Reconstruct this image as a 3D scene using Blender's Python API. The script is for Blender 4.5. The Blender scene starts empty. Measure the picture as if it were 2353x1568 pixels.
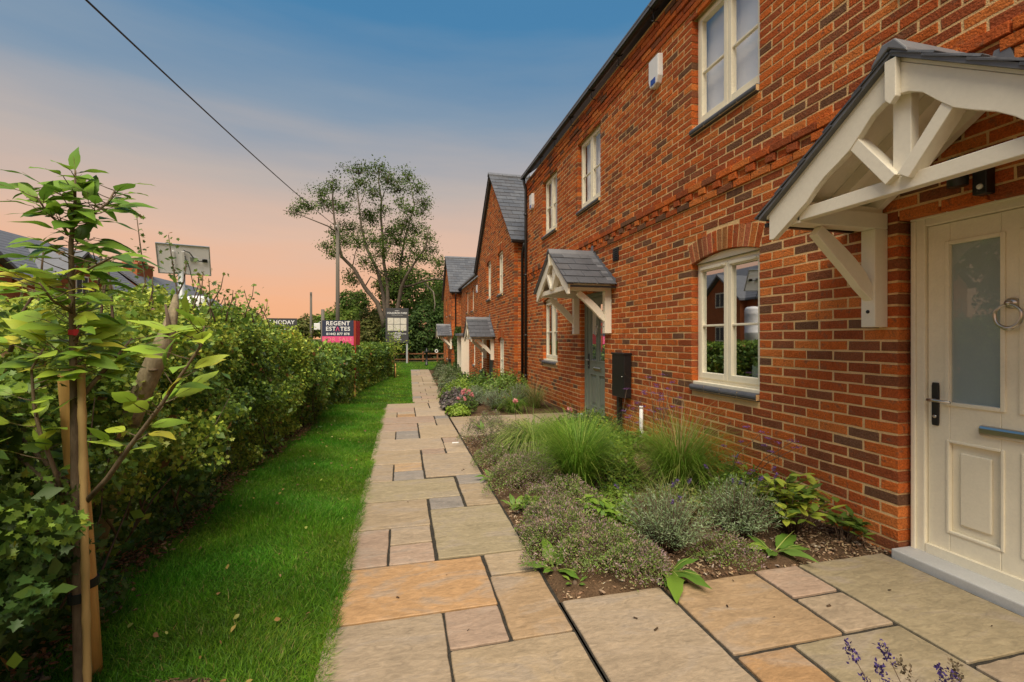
import bpy, math, random
import numpy as np
from mathutils import Vector, Matrix, Euler

random.seed(7)
rs = np.random.RandomState(11)
SC = bpy.context.scene
COL = SC.collection
R = math.radians
def s2l(r, g, b):
    f = lambda c: (c/255.0/12.92) if c/255.0 <= .04045 else ((c/255.0+.055)/1.055)**2.4
    return (f(r), f(g), f(b), 1.0)

# ------------------------------------------------------------------ camera
YAW = math.atan(253.5/1046.0)
cd = bpy.data.cameras.new('camera'); cam = bpy.data.objects.new('camera', cd); COL.objects.link(cam)
cam.location = (0, 0, 1.36); cam.rotation_euler = (R(90), 0, -YAW)
cd.sensor_width = 36; cd.lens = 16.0; cd.shift_y = -7/2353; cd.clip_start = .05; cd.clip_end = 2000
SC.camera = cam

# ------------------------------------------------------------------ sky and sun
SUN_EL, SUN_AZ = R(58), R(196)          # compass-like azimuth measured clockwise from +Y
W = bpy.data.worlds.new('World'); SC.world = W; W.use_nodes = True
nt = W.node_tree; nt.nodes.clear()
N = nt.nodes.new; Lk = nt.links.new
tc = N('ShaderNodeTexCoord'); sep = N('ShaderNodeSeparateXYZ'); Lk(tc.outputs['Generated'], sep.inputs[0])
mp = N('ShaderNodeMapping'); mp.inputs['Scale'].default_value = (1.2, 1.2, 9.0); Lk(tc.outputs['Generated'], mp.inputs[0])
nz = N('ShaderNodeTexNoise'); nz.inputs['Scale'].default_value = 2.2; nz.inputs['Detail'].default_value = 5; Lk(mp.outputs[0], nz.inputs['Vector'])
ma = N('ShaderNodeMath'); ma.operation = 'MULTIPLY_ADD'; ma.inputs[1].default_value = .11; ma.inputs[2].default_value = -.055; Lk(nz.outputs['Fac'], ma.inputs[0])
ad = N('ShaderNodeMath'); ad.operation = 'ADD'; Lk(sep.outputs['Z'], ad.inputs[0]); Lk(ma.outputs[0], ad.inputs[1])
rp = N('ShaderNodeValToRGB'); Lk(ad.outputs[0], rp.inputs[0])
stops = [(0.0, (247,176,126)), (.08, (245,182,140)), (.18, (227,188,163)), (.30, (190,178,171)), (.42, (134,154,174)), (.56, (74,130,172)), (1.0, (54,110,160))]
el = rp.color_ramp.elements
el[0].position = 0; el[0].color = s2l(*stops[0][1]); el[1].position = 1; el[1].color = s2l(*stops[-1][1])
for p, c in stops[1:-1]:
    e = el.new(p); e.color = s2l(*c)
sky = N('ShaderNodeTexSky'); sky.sky_type = 'NISHITA'; sky.sun_disc = False; sky.sun_elevation = SUN_EL; sky.sun_rotation = SUN_AZ
sky.air_density = 1.0; sky.dust_density = 2.0
skm = N('ShaderNodeMix'); skm.data_type = 'RGBA'; skm.blend_type = 'MULTIPLY'; skm.inputs['Factor'].default_value = 1
Lk(sky.outputs[0], skm.inputs[6]); skm.inputs[7].default_value = (.09, .09, .09, 1)
mx = N('ShaderNodeMix'); mx.data_type = 'RGBA'; mx.inputs['Factor'].default_value = .04
Lk(rp.outputs[0], mx.inputs[6]); Lk(skm.outputs[2], mx.inputs[7])
bg = N('ShaderNodeBackground'); bg.inputs['Strength'].default_value = .84; Lk(mx.outputs[2], bg.inputs[0])
wo = N('ShaderNodeOutputWorld'); Lk(bg.outputs[0], wo.inputs[0])

sd = bpy.data.lights.new('sun', 'SUN'); sun = bpy.data.objects.new('sun', sd); COL.objects.link(sun)
sd.energy = 4.6; sd.angle = R(48); sd.color = (1.0, .87, .66)
sdir = Vector((math.sin(SUN_AZ)*math.cos(SUN_EL), math.cos(SUN_AZ)*math.cos(SUN_EL), math.sin(SUN_EL)))
sun.rotation_euler = (-sdir).to_track_quat('-Z', 'Y').to_euler(); sun.location = sdir*60

SC.view_settings.view_transform = 'Standard'; SC.view_settings.look = 'None'
SC.view_settings.exposure = 0.28; SC.view_settings.gamma = 1.0; SC.view_settings.use_curve_mapping = False
SC.cycles.max_bounces = 8; SC.cycles.transparent_max_bounces = 12; SC.cycles.use_denoising = True

# ------------------------------------------------------------------ materials
M = {}
def mat(name, col=(.5,.5,.5), rough=.6, spec=.3, metal=0, ns=0, na=0.0, ns2=0, na2=0, bump=0, bs=None, tint=False, trans=0, coat=0, stretch=None, col2=None, gain=1, c2r=(.48,.66,.6), dist=0):
    """principled material: base colour (or the mesh's own tint), two octaves of noise mottling, bump, optional leaf translucency"""
    m = bpy.data.materials.new(name); m.use_nodes = True; t = m.node_tree; b = t.nodes['Principled BSDF']; n = t.nodes.new; l = t.links.new
    b.inputs['Roughness'].default_value = rough; b.inputs['Specular IOR Level'].default_value = spec; b.inputs['Metallic'].default_value = metal
    b.inputs['Coat Weight'].default_value = coat
    if tint:
        a = n('ShaderNodeAttribute'); a.attribute_name = 'tint'; src = a.outputs['Color']
    else:
        rg = n('ShaderNodeRGB'); rg.outputs[0].default_value = (*col, 1); src = rg.outputs[0]
    if gain != 1:
        gk = n('ShaderNodeVectorMath'); gk.operation = 'SCALE'; l(src, gk.inputs[0]); gk.inputs['Scale'].default_value = gain; src = gk.outputs[0]
    g = n('ShaderNodeNewGeometry'); vec = g.outputs['Position']
    if stretch:
        mpn = n('ShaderNodeMapping'); mpn.inputs['Scale'].default_value = stretch; l(vec, mpn.inputs[0]); vec = mpn.outputs[0]
    for sc_, am, dt in ((ns, na, 4), (ns2, na2, 6)):
        if sc_:
            x = n('ShaderNodeTexNoise'); x.inputs['Scale'].default_value = sc_; x.inputs['Detail'].default_value = dt; x.inputs['Roughness'].default_value = .6; x.inputs['Distortion'].default_value = dist; l(vec, x.inputs['Vector'])
            r = n('ShaderNodeMapRange'); r.inputs['From Min'].default_value = .25; r.inputs['From Max'].default_value = .75
            r.inputs['To Min'].default_value = 1-am; r.inputs['To Max'].default_value = 1+am; l(x.outputs['Fac'], r.inputs['Value'])
            if col2 is not None and sc_ == ns:
                q = n('ShaderNodeMix'); q.data_type = 'RGBA'; r2 = n('ShaderNodeMapRange'); r2.inputs['From Min'].default_value = c2r[0]; r2.inputs['From Max'].default_value = c2r[1]; l(x.outputs['Fac'], r2.inputs['Value'])
                mm = n('ShaderNodeMath'); mm.operation = 'MULTIPLY'; mm.inputs[1].default_value = c2r[2]; l(r2.outputs[0], mm.inputs[0])
                l(mm.outputs[0], q.inputs['Factor']); l(src, q.inputs[6]); q.inputs[7].default_value = (*col2, 1); src = q.outputs[2]
            k = n('ShaderNodeVectorMath'); k.operation = 'SCALE'; l(src, k.inputs[0]); l(r.outputs[0], k.inputs['Scale']); src = k.outputs[0]
    l(src, b.inputs['Base Color'])
    if bump:
        x = n('ShaderNodeTexNoise'); x.inputs['Scale'].default_value = bs or 60; x.inputs['Detail'].default_value = 6; l(vec, x.inputs['Vector'])
        bp = n('ShaderNodeBump'); bp.inputs['Strength'].default_value = bump; bp.inputs['Distance'].default_value = .01; l(x.outputs['Fac'], bp.inputs['Height']); l(bp.outputs[0], b.inputs['Normal'])
    if trans:
        tr = n('ShaderNodeBsdfTranslucent'); l(src, tr.inputs['Color']); ms = n('ShaderNodeMixShader'); ms.inputs[0].default_value = trans
        l(b.outputs[0], ms.inputs[1]); l(tr.outputs[0], ms.inputs[2]); l(ms.outputs[0], t.nodes['Material Output'].inputs[0])
    M[name] = m
    return m
mat('brick', tint=True, rough=.9, spec=.15, ns=17, na=.25, ns2=120, na2=.42, bump=1.0, bs=75, col2=(.15,.075,.042), c2r=(.54,.70,.8), dist=.6)
mat('mortar', (.76,.51,.25), .95, .1, ns=6, na=.14, ns2=160, na2=.18, bump=.7, bs=140)
mat('cream', (.86,.79,.62), .45, .4, ns=5, na=.06, ns2=70, na2=.04, bump=.12, bs=60)
mat('cream_wood', (.86,.80,.67), .5, .35, ns=4, na=.03, ns2=45, na2=.03, bump=.12, bs=55)
mat('white_plastic', (.80,.80,.80), .4, .4, ns=8, na=.03)
mat('blue_plastic', (.02,.06,.35), .3, .5)
mat('engineering', (.10,.105,.12), .45, .4, ns=9, na=.2, bump=.2, bs=40)
mat('slate', tint=True, rough=.55, spec=.4, ns=7, na=.18, ns2=50, na2=.15, bump=.35, bs=30)
mat('lead', (.15,.155,.175), .5, .45, ns=6, na=.2, bump=.25, bs=18)
mat('black', (.012,.012,.013), .4, .5, ns=6, na=.2)
mat('black_metal', (.02,.019,.019), .45, .5, ns=5, na=.15, bump=.05)
mat('grey_green', (.22,.25,.20), .4, .4, ns=5, na=.05)
mat('chrome', (.60,.57,.52), .28, .5, 1.0)
mat('stone_sill', (.50,.50,.49), .6, .3, ns=8, na=.08, ns2=120, na2=.08, bump=.1)
mat('slab', tint=True, rough=.62, spec=.35, ns=1.9, na=.20, ns2=14, na2=.26, bump=1.0, bs=7, col2=(.25,.205,.165), stretch=(1,2.4,1), dist=1.6, c2r=(.50,.64,.62))
mat('joint', (.045,.040,.033), .95, .1, ns=60, na=.4, bump=.6, bs=120)
mat('soil', (.10,.062,.036), .95, .1, ns=7, na=.35, ns2=90, na2=.5, bump=1.0, bs=70)
mat('chips', tint=True, rough=.9, spec=.15, ns=60, na=.2, bump=.4)
mat('earth', (.07,.085,.03), .95, .1, ns=1.2, na=.3, ns2=30, na2=.4, bump=.6, bs=30)
mat('lawn_soil', (.040,.075,.012), .95, .05, ns=3, na=.3, ns2=60, na2=.4, bump=.5, bs=60)
mat('grass', tint=True, rough=.5, spec=.25, trans=.40, ns=.9, na=.28, gain=1.72)
mat('leaf', tint=True, rough=.42, spec=.35, trans=.33, ns=1.6, na=.18, gain=1.7)
mat('leaf_far', tint=True, rough=.6, spec=.2, trans=.28, ns=.5, na=.25, gain=1.6)
mat('bark', (.155,.115,.075), .9, .15, ns=14, na=.3, ns2=90, na2=.25, bump=.9, bs=45, stretch=(1,1,.25))
mat('bark_pale', (.27,.22,.14), .9, .15, ns=9, na=.3, ns2=60, na2=.3, bump=1.0, bs=28, stretch=(1,1,.5))
mat('bark_far', (.15,.125,.10), .95, .1, ns=3, na=.25)
mat('twig', (.12,.085,.06), .9, .15, ns=20, na=.3)
mat('stake', (.66,.39,.13), .75, .2, ns=5, na=.14, ns2=70, na2=.16, bump=.3, bs=60, stretch=(1,1,.06))
mat('bamboo', (.50,.34,.14), .5, .35, ns=8, na=.2, stretch=(1,1,.2))
mat('strap', (.018,.022,.02), .6, .3)
mat('navy', (.035,.045,.085), .45, .35)
mat('pink', (.75,.09,.24), .45, .35)
mat('pink_print', (.85,.33,.33), .5, .3)
mat('red_edge', (.55,.03,.045), .5, .3)
mat('red_paint', (.32,.045,.02), .6, .3, ns=10, na=.15)
mat('print', (.85,.85,.85), .5, .3)
mat('board_grey', (.062,.062,.068), .5, .3, ns=2, na=.06)
mat('picture', (.66,.63,.56), .5, .3, ns=5, na=.35, ns2=14, na2=.2, col2=(.32,.27,.22))
mat('yellow', (.62,.33,.03), .5, .3)
mat('pole_wood', (.15,.135,.115), .9, .1, ns=5, na=.2, bump=.3, stretch=(1,1,.15))
mat('fence_wood', (.22,.10,.05), .85, .15, ns=6, na=.25, bump=.3)
mat('panel_back', (.86,.86,.88), .5, .4, ns=1.5, na=.05)
mat('alu', (.45,.46,.48), .4, .5, .6)
mat('galv', (.42,.44,.45), .5, .4, .3, ns=8, na=.12)
mat('roof_far', (.155,.16,.18), .6, .35, ns=3, na=.12, ns2=20, na2=.1)
mat('brick_far', (.36,.115,.045), .9, .1, ns=2, na=.12, ns2=24, na2=.25)
mat('terracotta', (.42,.17,.09), .8, .2, ns=9, na=.15)
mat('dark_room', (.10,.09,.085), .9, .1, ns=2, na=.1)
mat('blind', (.82,.80,.80), .8, .2, ns=3, na=.02)
mat('frost', (.36,.42,.43), .35, .5, ns=250, na=.06)
mat('pot', (.42,.52,.46), .35, .4)
mat('petal', tint=True, rough=.6, spec=.2, trans=.25)
def glass_mat(name, tintc, refl, fk=1.5):
    m = bpy.data.materials.new(name); m.use_nodes = True; t = m.node_tree; t.nodes.clear(); n = t.nodes.new; l = t.links.new
    o = n('ShaderNodeOutputMaterial'); tr = n('ShaderNodeBsdfTransparent'); tr.inputs[0].default_value = (*tintc, 1)
    gl = n('ShaderNodeBsdfGlossy'); gl.inputs['Roughness'].default_value = .015; gl.inputs['Color'].default_value = (.95,.97,1,1)
    fr = n('ShaderNodeFresnel'); fr.inputs['IOR'].default_value = 1.52
    a = n('ShaderNodeMath'); a.operation = 'MULTIPLY_ADD'; a.inputs[1].default_value = fk; a.inputs[2].default_value = refl; a.use_clamp = True; l(fr.outputs[0], a.inputs[0])
    ms = n('ShaderNodeMixShader'); l(a.outputs[0], ms.inputs[0]); l(tr.outputs[0], ms.inputs[1]); l(gl.outputs[0], ms.inputs[2]); l(ms.outputs[0], o.inputs[0])
    M[name] = m
glass_mat('glass', (.80,.84,.82), .0, .5)
glass_mat('glass_up', (.97,.97,.98), .0, .22)
glass_mat('glass_door', (.95,.97,.97), .02, .75)

# ------------------------------------------------------------------ object helpers
WL = {}                                   # world location of each parent
def tag(o, label=None, cat=None, group=None, kind=None):
    if label: o['label'] = label
    if cat: o['category'] = cat
    if group: o['group'] = group
    if kind: o['kind'] = kind
    return o
def thing(name, loc, label, cat, group=None):
    o = bpy.data.objects.new(name, None); o.empty_display_size = .1; COL.objects.link(o); o.location = loc; WL[o] = Vector(loc)
    return tag(o, label, cat, group)
def link(name, me, parent=None, loc=None):
    """link a mesh whose vertices are relative to loc (world)"""
    o = bpy.data.objects.new(name, me); COL.objects.link(o); loc = Vector(loc if loc is not None else (0,0,0))
    if parent is not None:
        o.parent = parent; o.location = loc - WL[parent]
    else: o.location = loc
    WL[o] = loc
    return o
def bevel(o, w=.004, seg=2):
    b = o.modifiers.new('bevel', 'BEVEL'); b.width = w; b.segments = seg; b.limit_method = 'ANGLE'; b.angle_limit = R(40); return o

class MB:
    def __init__(s): s.v = []; s.f = []; s.t = []; s.sm = []
    def add(s, vs, fs, tint=None, smooth=False):
        k = len(s.v); s.v += [tuple(p) for p in vs]; s.f += [tuple(i+k for i in f) for f in fs]; s.t += [tint]*len(fs); s.sm += [smooth]*len(fs); return s
    def box(s, lo, hi, tint=None):
        x0,y0,z0 = lo; x1,y1,z1 = hi
        return s.add([(x0,y0,z0),(x1,y0,z0),(x1,y1,z0),(x0,y1,z0),(x0,y0,z1),(x1,y0,z1),(x1,y1,z1),(x0,y1,z1)],
              [(0,3,2,1),(4,5,6,7),(0,1,5,4),(1,2,6,5),(2,3,7,6),(3,0,4,7)], tint)
    def bar(s, a, b, w, h, up=(0,0,1), tint=None):
        a, b = Vector(a), Vector(b); d = (b-a).normalized(); u = Vector(up); r = d.cross(u)
        if r.length < 1e-4: r = d.cross(Vector((1,0,0)))
        r.normalize(); u = r.cross(d)
        vs = [p + r*sx*w/2 + u*sz*h/2 for p in (a, b) for sx, sz in ((-1,-1),(1,-1),(1,1),(-1,1))]
        return s.add(vs, [(0,1,2,3),(7,6,5,4),(0,4,5,1),(1,5,6,2),(2,6,7,3),(3,7,4,0)], tint)
    def tube(s, pts, rad, n=8, tint=None, cap=True, jit=0):
        pts = [Vector(p) for p in pts]; rad = rad if hasattr(rad, '__len__') else [rad]*len(pts)
        vs = []; u = None
        for i, p in enumerate(pts):
            d = (pts[min(i+1, len(pts)-1)] - pts[max(i-1, 0)]).normalized()
            if u is None: u = d.orthogonal().normalized()
            else: u = (u - d*u.dot(d)).normalized()
            w = d.cross(u)
            for k in range(n):
                a = 2*math.pi*k/n; rr = rad[i]*(1+jit*(random.random()-.5)); vs.append(p + u*math.cos(a)*rr + w*math.sin(a)*rr)
        fs = [(i*n+k, i*n+(k+1)%n, (i+1)*n+(k+1)%n, (i+1)*n+k) for i in range(len(pts)-1) for k in range(n)]
        if cap: fs += [tuple(range(n))[::-1], tuple((len(pts)-1)*n+k for k in range(n))]
        return s.add(vs, fs, tint, True)
    def prism(s, poly, f0, f1, tint=None):
        """poly: 2-D points; f0, f1 map a 2-D point to the two end faces"""
        n = len(poly); vs = [f0(p) for p in poly] + [f1(p) for p in poly]
        return s.add(vs, [tuple(range(n))[::-1], tuple(range(n, 2*n))] + [(i, (i+1) % n, n+(i+1) % n, n+i) for i in range(n)], tint)
    def lathe(s, c, prof, n=16, tint=None):
        vs = []; 
        for r, z in prof:
            for k in range(n): a = 2*math.pi*k/n; vs.append((c[0]+r*math.cos(a), c[1]+r*math.sin(a), c[2]+z))
        m = len(prof); fs = [(i*n+k, i*n+(k+1) % n, (i+1)*n+(k+1) % n, (i+1)*n+k) for i in range(m-1) for k in range(n)] + [tuple(range(n))[::-1], tuple((m-1)*n+k for k in range(n))]
        return s.add(vs, fs, tint, True)
    def mesh(s, name, m, origin=(0,0,0)):
        me = bpy.data.meshes.new(name); o = Vector(origin)
        me.from_pydata([tuple(Vector(p)-o) for p in s.v], [], s.f)
        if any(t is not None for t in s.t):
            at = me.color_attributes.new('tint', 'FLOAT_COLOR', 'CORNER'); buf = []
            for f, t in zip(s.f, s.t): buf += list((*(t or (.5,.5,.5)), 1.0))*len(f)
            at.data.foreach_set('color', buf)
        me.polygons.foreach_set('use_smooth', s.sm)
        me.materials.append(M[m] if isinstance(m, str) else m); me.update(); return me
    def build(s, name, m, parent=None, origin=None):
        if origin is None: origin = WL[parent] if parent is not None else (0,0,0)
        return link(name, s.mesh(name, m, origin), parent, origin)
def box(name, lo, hi, m, parent, bv=0):
    o = MB().box(lo, hi).build(name, m, parent)
    if bv: bevel(o, bv)
    return o

def npmesh(name, V, T, tint, m):
    """V (n,3), T (k,3) triangles, tint (n,3) per vertex"""
    me = bpy.data.meshes.new(name); n = len(V); k = len(T)
    me.vertices.add(n); me.vertices.foreach_set('co', np.ascontiguousarray(V, dtype=np.float32).ravel())
    me.loops.add(3*k); me.loops.foreach_set('vertex_index', np.ascontiguousarray(T, dtype=np.int32).ravel())
    me.polygons.add(k); me.polygons.foreach_set('loop_start', np.arange(0, 3*k, 3, dtype=np.int32)); me.polygons.foreach_set('loop_total', np.full(k, 3, np.int32))
    at = me.color_attributes.new('tint', 'FLOAT_COLOR', 'POINT'); c = np.ones((n, 4), np.float32); c[:, :3] = tint; at.data.foreach_set('color', c.ravel())
    me.update(calc_edges=True); me.materials.append(M[m]); return me
def unit(v): return v/np.maximum(np.linalg.norm(v, axis=-1, keepdims=True), 1e-9)
def frames(nrm, xdir=None):
    z = unit(nrm); x = rs.normal(size=z.shape) if xdir is None else xdir
    x = unit(x - z*np.sum(x*z, -1, keepdims=True)); y = np.cross(z, x); return np.stack([x, y, z], -1)
def scatter(tv, tf, Rm, S, P, tint):
    tv = np.asarray(tv, float); tf = np.asarray(tf, int); n = len(P); m = len(tv); S = np.asarray(S, float)
    if S.ndim == 1: S = np.repeat(S[:, None], 3, 1)
    V = np.einsum('nij,nmj->nmi', Rm, tv[None]*S[:, None, :]) + P[:, None, :]
    T = tf[None] + (np.arange(n)*m)[:, None, None]
    return V.reshape(-1, 3), T.reshape(-1, 3), np.repeat(tint, m, 0)
def join(parts):
    V = []; T = []; C = []; k = 0
    for v, t, c in parts: V.append(v); T.append(t+k); C.append(c); k += len(v)
    return np.concatenate(V), np.concatenate(T), np.concatenate(C)
def pmesh(name, parts, m, parent=None, origin=None):
    V, T, C = join(parts)
    if origin is None: origin = WL[parent] if parent is not None else Vector((0,0,0))
    return link(name, npmesh(name, V-np.array(origin)[None], T, C, m), parent, origin)
# leaf templates: lie in xy, grow along +x, face +z
L_DIAM = ([(0,0,0),(.5,-.30,.06),(1,0,-.05),(.5,.30,.06)], [(0,1,2),(0,2,3)])
L_NARROW = ([(0,0,0),(.5,-.07,.02),(1,0,-.03),(.5,.07,.02)], [(0,1,2),(0,2,3)])
def ovate(n=5, w=.32, bend=.25, ser=0, fold=.10):
    vs = [(0,0,0)]; up = []; dn = []
    for i in range(1, n):
        t = i/n; h = w*math.sin(math.pi*t**.8)*(1+ser*(1 if i % 2 else -1)); z = -bend*t*t
        vs.append((t,0,z)); k = len(vs)-1; vs.append((t,h,z+fold*h/w*.6)); vs.append((t,-h,z+fold*h/w*.6)); up.append((k,k+1,k+2))
    vs.append((1,0,-bend)); e = len(vs)-1; fs = []
    a = up[0]; fs += [(0,a[0],a[1]),(0,a[2],a[0])]
    for a, b in zip(up, up[1:]): fs += [(a[0],b[0],b[1]),(a[0],b[1],a[1]),(a[0],b[2],b[0]),(a[0],a[2],b[2])]
    a = up[-1]; fs += [(a[0],e,a[1]),(a[0],a[2],e)]
    return vs, fs
L_OV = ovate(3, .30, .12)
_lob = [(0,0),(.18,.16),(.12,.42),(.40,.24),(.55,.50),(.68,.20),(1,0),(.68,-.20),(.55,-.50),(.40,-.24),(.12,-.42),(.18,-.16)]
L_LOBE = ([(.42,0,-.04)]+[(x,y,.05*abs(y)*2-.10*x*x) for x, y in _lob], [(0,1+i,1+(i+1) % 12) for i in range(12)])
def tints(n, cols, w=None, jit=.18):
    c = np.array(cols, float)[rs.choice(len(cols), n, p=w)]
    return np.clip(c*(1+rs.uniform(-jit, jit, (n,1)))*(1+rs.uniform(-jit*.3, jit*.3, (n,3))), 0, 1)
def blades(P, h, lean, w, tint):
    """upright grass blades: base P, height h, horizontal lean vector, width"""
    n = len(P); a = rs.uniform(0, math.pi, n); s = np.stack([np.cos(a), np.sin(a), 0*a], 1)*w[:, None]
    L3 = np.concatenate([lean, np.zeros((n,1))], 1); up = np.zeros((n,3)); up[:, 2] = h
    m = P+up*.55+L3*.32; tp = P+up+L3
    V = np.stack([P-s*.5, P+s*.5, m-s*.42, m+s*.42, tp], 1); T = np.array([(0,1,3),(0,3,2),(2,3,4)])[None]+(np.arange(n)*5)[:, None, None]
    return V.reshape(-1,3), T.reshape(-1,3), np.repeat(tint, 5, 0)
def arcs(P, az, L, el0, droop, w, tint, ns=6):
    """long arching blades starting at elevation el0 and drooping"""
    n = len(P); out = []; p = P.copy(); e = el0.copy(); side = np.stack([-np.sin(az), np.cos(az), 0*az], 1)
    for i in range(ns+1):
        ww = w*(1-(i/ns)**2*.95); out += [p-side*ww[:, None]*.5, p+side*ww[:, None]*.5]
        d = np.stack([np.cos(az)*np.cos(e), np.sin(az)*np.cos(e), np.sin(e)], 1); p = p+d*(L/ns)[:, None]; e = e-droop/ns*(1+i*.35)
    V = np.stack(out, 1); m = 2*(ns+1); tf = []
    for i in range(ns): a = 2*i; tf += [(a,a+1,a+3),(a,a+3,a+2)]
    T = np.array(tf)[None]+(np.arange(n)*m)[:, None, None]
    return V.reshape(-1,3), T.reshape(-1,3), np.repeat(tint, m, 0)

# ------------------------------------------------------------------ terrain
LOW = -.75
def gz(y):
    return 0.0 if y < 9.8 else LOW if y > 14.3 else LOW*(y-9.8)/4.5
gzv = np.vectorize(gz)
def strip(name, m, ys, x0f, x1f, dz, nx=2, kind='structure', noise=0):
    V = []; F = []
    for i, y in enumerate(ys):
        for j in range(nx):
            x = x0f(y)+(x1f(y)-x0f(y))*j/(nx-1); V.append((x, y, gz(y)+dz+(random.uniform(-noise, noise) if noise else 0)))
    for i in range(len(ys)-1):
        for j in range(nx-1): a = i*nx+j; F.append((a, a+1, a+nx+1, a+nx))
    mb = MB(); mb.add(V, F, None, bool(noise)); o = mb.build(name, m); o['kind'] = kind; return o
YS = [-12,-6,0,3,6,9,9.8,10.9,12,13.1,14.3,16,20,26,34,44,60]
strip('ground', 'earth', [-400,-60]+YS+[120,300,900], lambda y: -700, lambda y: 700, -.07, 3)
HX = [(-3,-1.45),(1.0,-1.45),(2.5,-1.42),(3.2,-1.55),(3.8,-1.48),(4.9,-1.55),(7.35,-1.35),(12,-1.60),(18,-1.70),(24,-.85),(27.4,-.5)]
hedge_x = lambda y: float(np.interp(y, [a for a, _ in HX], [b for _, b in HX]))
PATH_L = lambda y: -.33 if y <= 9.72 else float(np.interp(y, [9.72,14.3,31],[.26,.33,.56]))
PATH_R = lambda y: .79 if y <= 9.72 else float(np.interp(y, [9.72,14.3,31],[1.3,1.38,1.76]))
lawn = strip('lawn', 'lawn_soil', [-3,0,1,2,3,4,5,6,7,8,9,9.71,9.73,10.9,12,13.1,14.3,16,18,20,22,24,26,28,30,31,31.02,34,38,41], lambda y: hedge_x(y)-.35 if y < 27.4 else -3.2, lambda y: PATH_L(y)+.01 if y < 31.01 else 4.6, -.018, 4)

# slabs ------------------------------------------------------------------
ORANGE=(.50,.315,.165); TAN=(.45,.36,.25); GREEN=(.39,.335,.225); PINK=(.46,.345,.27); GREY=(.345,.32,.30); PALE=(.475,.385,.285); BUFF=(.48,.345,.215)
path = strip('path', 'joint', [-1.2]+[y for y in YS if 0 <= y <= 26]+[31], lambda y: -.30 if y < 9.75 else PATH_L(y)+.02, lambda y: .80 if y < 9.75 else PATH_R(y)-.02, -.012, 2)
def slab(x0, x1, y0, y1, col, parent=None, g=.0065, shear=0):
    zc = gz((y0+y1)/2); c = ((x0+x1)/2, (y0+y1)/2, zc)
    per = []; r = .006
    cor = [(x0+g,y0+g),(x1-g,y0+g),(x1-g,y1-g),(x0+g,y1-g)]
    for i in range(4):
        a = Vector(cor[i]); b = Vector(cor[(i+1) % 4]); d = (b-a); L = d.length; d.normalize(); nn = Vector((d.y, -d.x)); k = max(4, int(L/.06))
        for j in range(k+1):
            t = r/L+(1-2*r/L)*j/k; per.append(a+d*L*t+nn*random.uniform(-.0025, .0025)*(0 if j in (0, k) else 1))
    n = len(per); tz = random.uniform(-.0015, .0015); sl = (gz(y1)-gz(y0))/(y1-y0)
    zz = lambda p: zc+sl*(p[1]-c[1])+tz
    vs = []
    for ins, dz in ((0, -.035), (0, -.004), (.0035, 0), (.02, .0008)):
        for p in per:
            q = Vector((c[0], c[1])); e = (Vector(p)-q); f = Vector((max(abs(e.x)-ins, 0)*(1 if e.x > 0 else -1), max(abs(e.y)-ins, 0)*(1 if e.y > 0 else -1)))
            vs.append((q.x+f.x+shear*(zc-zc), q.y+f.y, zz(p)+dz))
    fs = [(k*n+i, k*n+(i+1) % n, (k+1)*n+(i+1) % n, (k+1)*n+i) for k in range(3) for i in range(n)]+[tuple(3*n+i for i in range(n))]
    q_ = random.uniform(.64, .82); col = tuple(v*q_*w_ for v, w_ in zip(col, (1.06,1.0,.93)))
    return MB().add(vs, fs, col).build('slab', 'slab', parent or path, c)
X0,XA,XB,XC,XD,XE = -.345,-.08,.205,.495,.785,.785
near = [(X0,.485,2.28,2.815,ORANGE),(.495,XE,2.565,2.825,TAN),(.485,XE,1.995,2.56,BUFF),(X0,.20,1.70,2.28,PALE),(.20,.48,1.995,2.28,PINK),(.20,XE,1.40,1.99,TAN),(X0,.20,1.10,1.70,TAN),(X0,.20,.5,1.10,PINK),(.20,XE,.8,1.40,PALE),
 (X0,XA,2.82,3.365,PINK),(XA,XB,3.09,3.365,PALE),(XA,XB,2.82,3.085,PINK),(.215,XE,2.83,3.66,GREEN),(X0,.21,3.37,3.92,TAN),(.22,.50,3.665,3.925,GREY),(.51,XE,3.68,4.235,TAN),(X0,.50,3.93,4.475,GREEN),(.515,XE,4.24,4.52,GREY),
 (.225,XE,4.525,5.41,PALE),(X0,XA,4.48,5.065,PALE),(XA,.215,4.785,5.075,BUFF),(XA,.22,4.485,4.78,GREY),(X0,.22,5.07,5.655,TAN),(.23,.51,5.415,5.67,PINK),(X0,.525,5.66,6.29,PALE),(.53,XE,5.955,6.27,PINK),(.52,XE,5.42,5.95,PALE),
 (X0,XA,6.295,6.84,PALE),(XA,.235,6.55,6.84,GREY),(XA,.235,6.295,6.545,GREY),(.245,XE,6.30,7.17,TAN),(X0,.24,6.845,7.42,PINK),(.25,.53,7.175,7.46,PALE),(X0,.54,7.465,8.05,PINK),(.55,XE,7.765,8.07,GREY),(.54,XE,7.18,7.76,PALE),
 (X0,XA,8.06,8.62,TAN),(XA,.235,8.06,8.34,ORANGE),(XA,.235,8.345,8.62,PALE),(.24,XE,8.08,8.95,PALE),(X0,.235,8.625,9.15,PINK),(X0,.53,9.155,9.72,TAN),(.54,XE,8.96,9.72,PALE),(.24,.53,8.955,9.15,PALE)]
for s_ in near: slab(*s_)
# lower path: three-column random coursing
y = 9.75; k = 0
while y < 30.9:
    h = random.choice((.56,.56,.84,.28)); y1 = min(y+h, 31.0)
    if y < 9.8 < y1: y1 = 9.82
    a, b = PATH_L((y+y1)/2), PATH_R((y+y1)/2); cut = random.choice((.3,.5,.5,.72)); xm = a+(b-a)*cut
    slab(a, xm-.003, y, y1-.003, random.choice((PALE,TAN,PINK,GREY,PALE))); slab(xm+.003, b, y, y1-.003, random.choice((PALE,TAN,PINK,TAN))); y = y1
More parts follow.
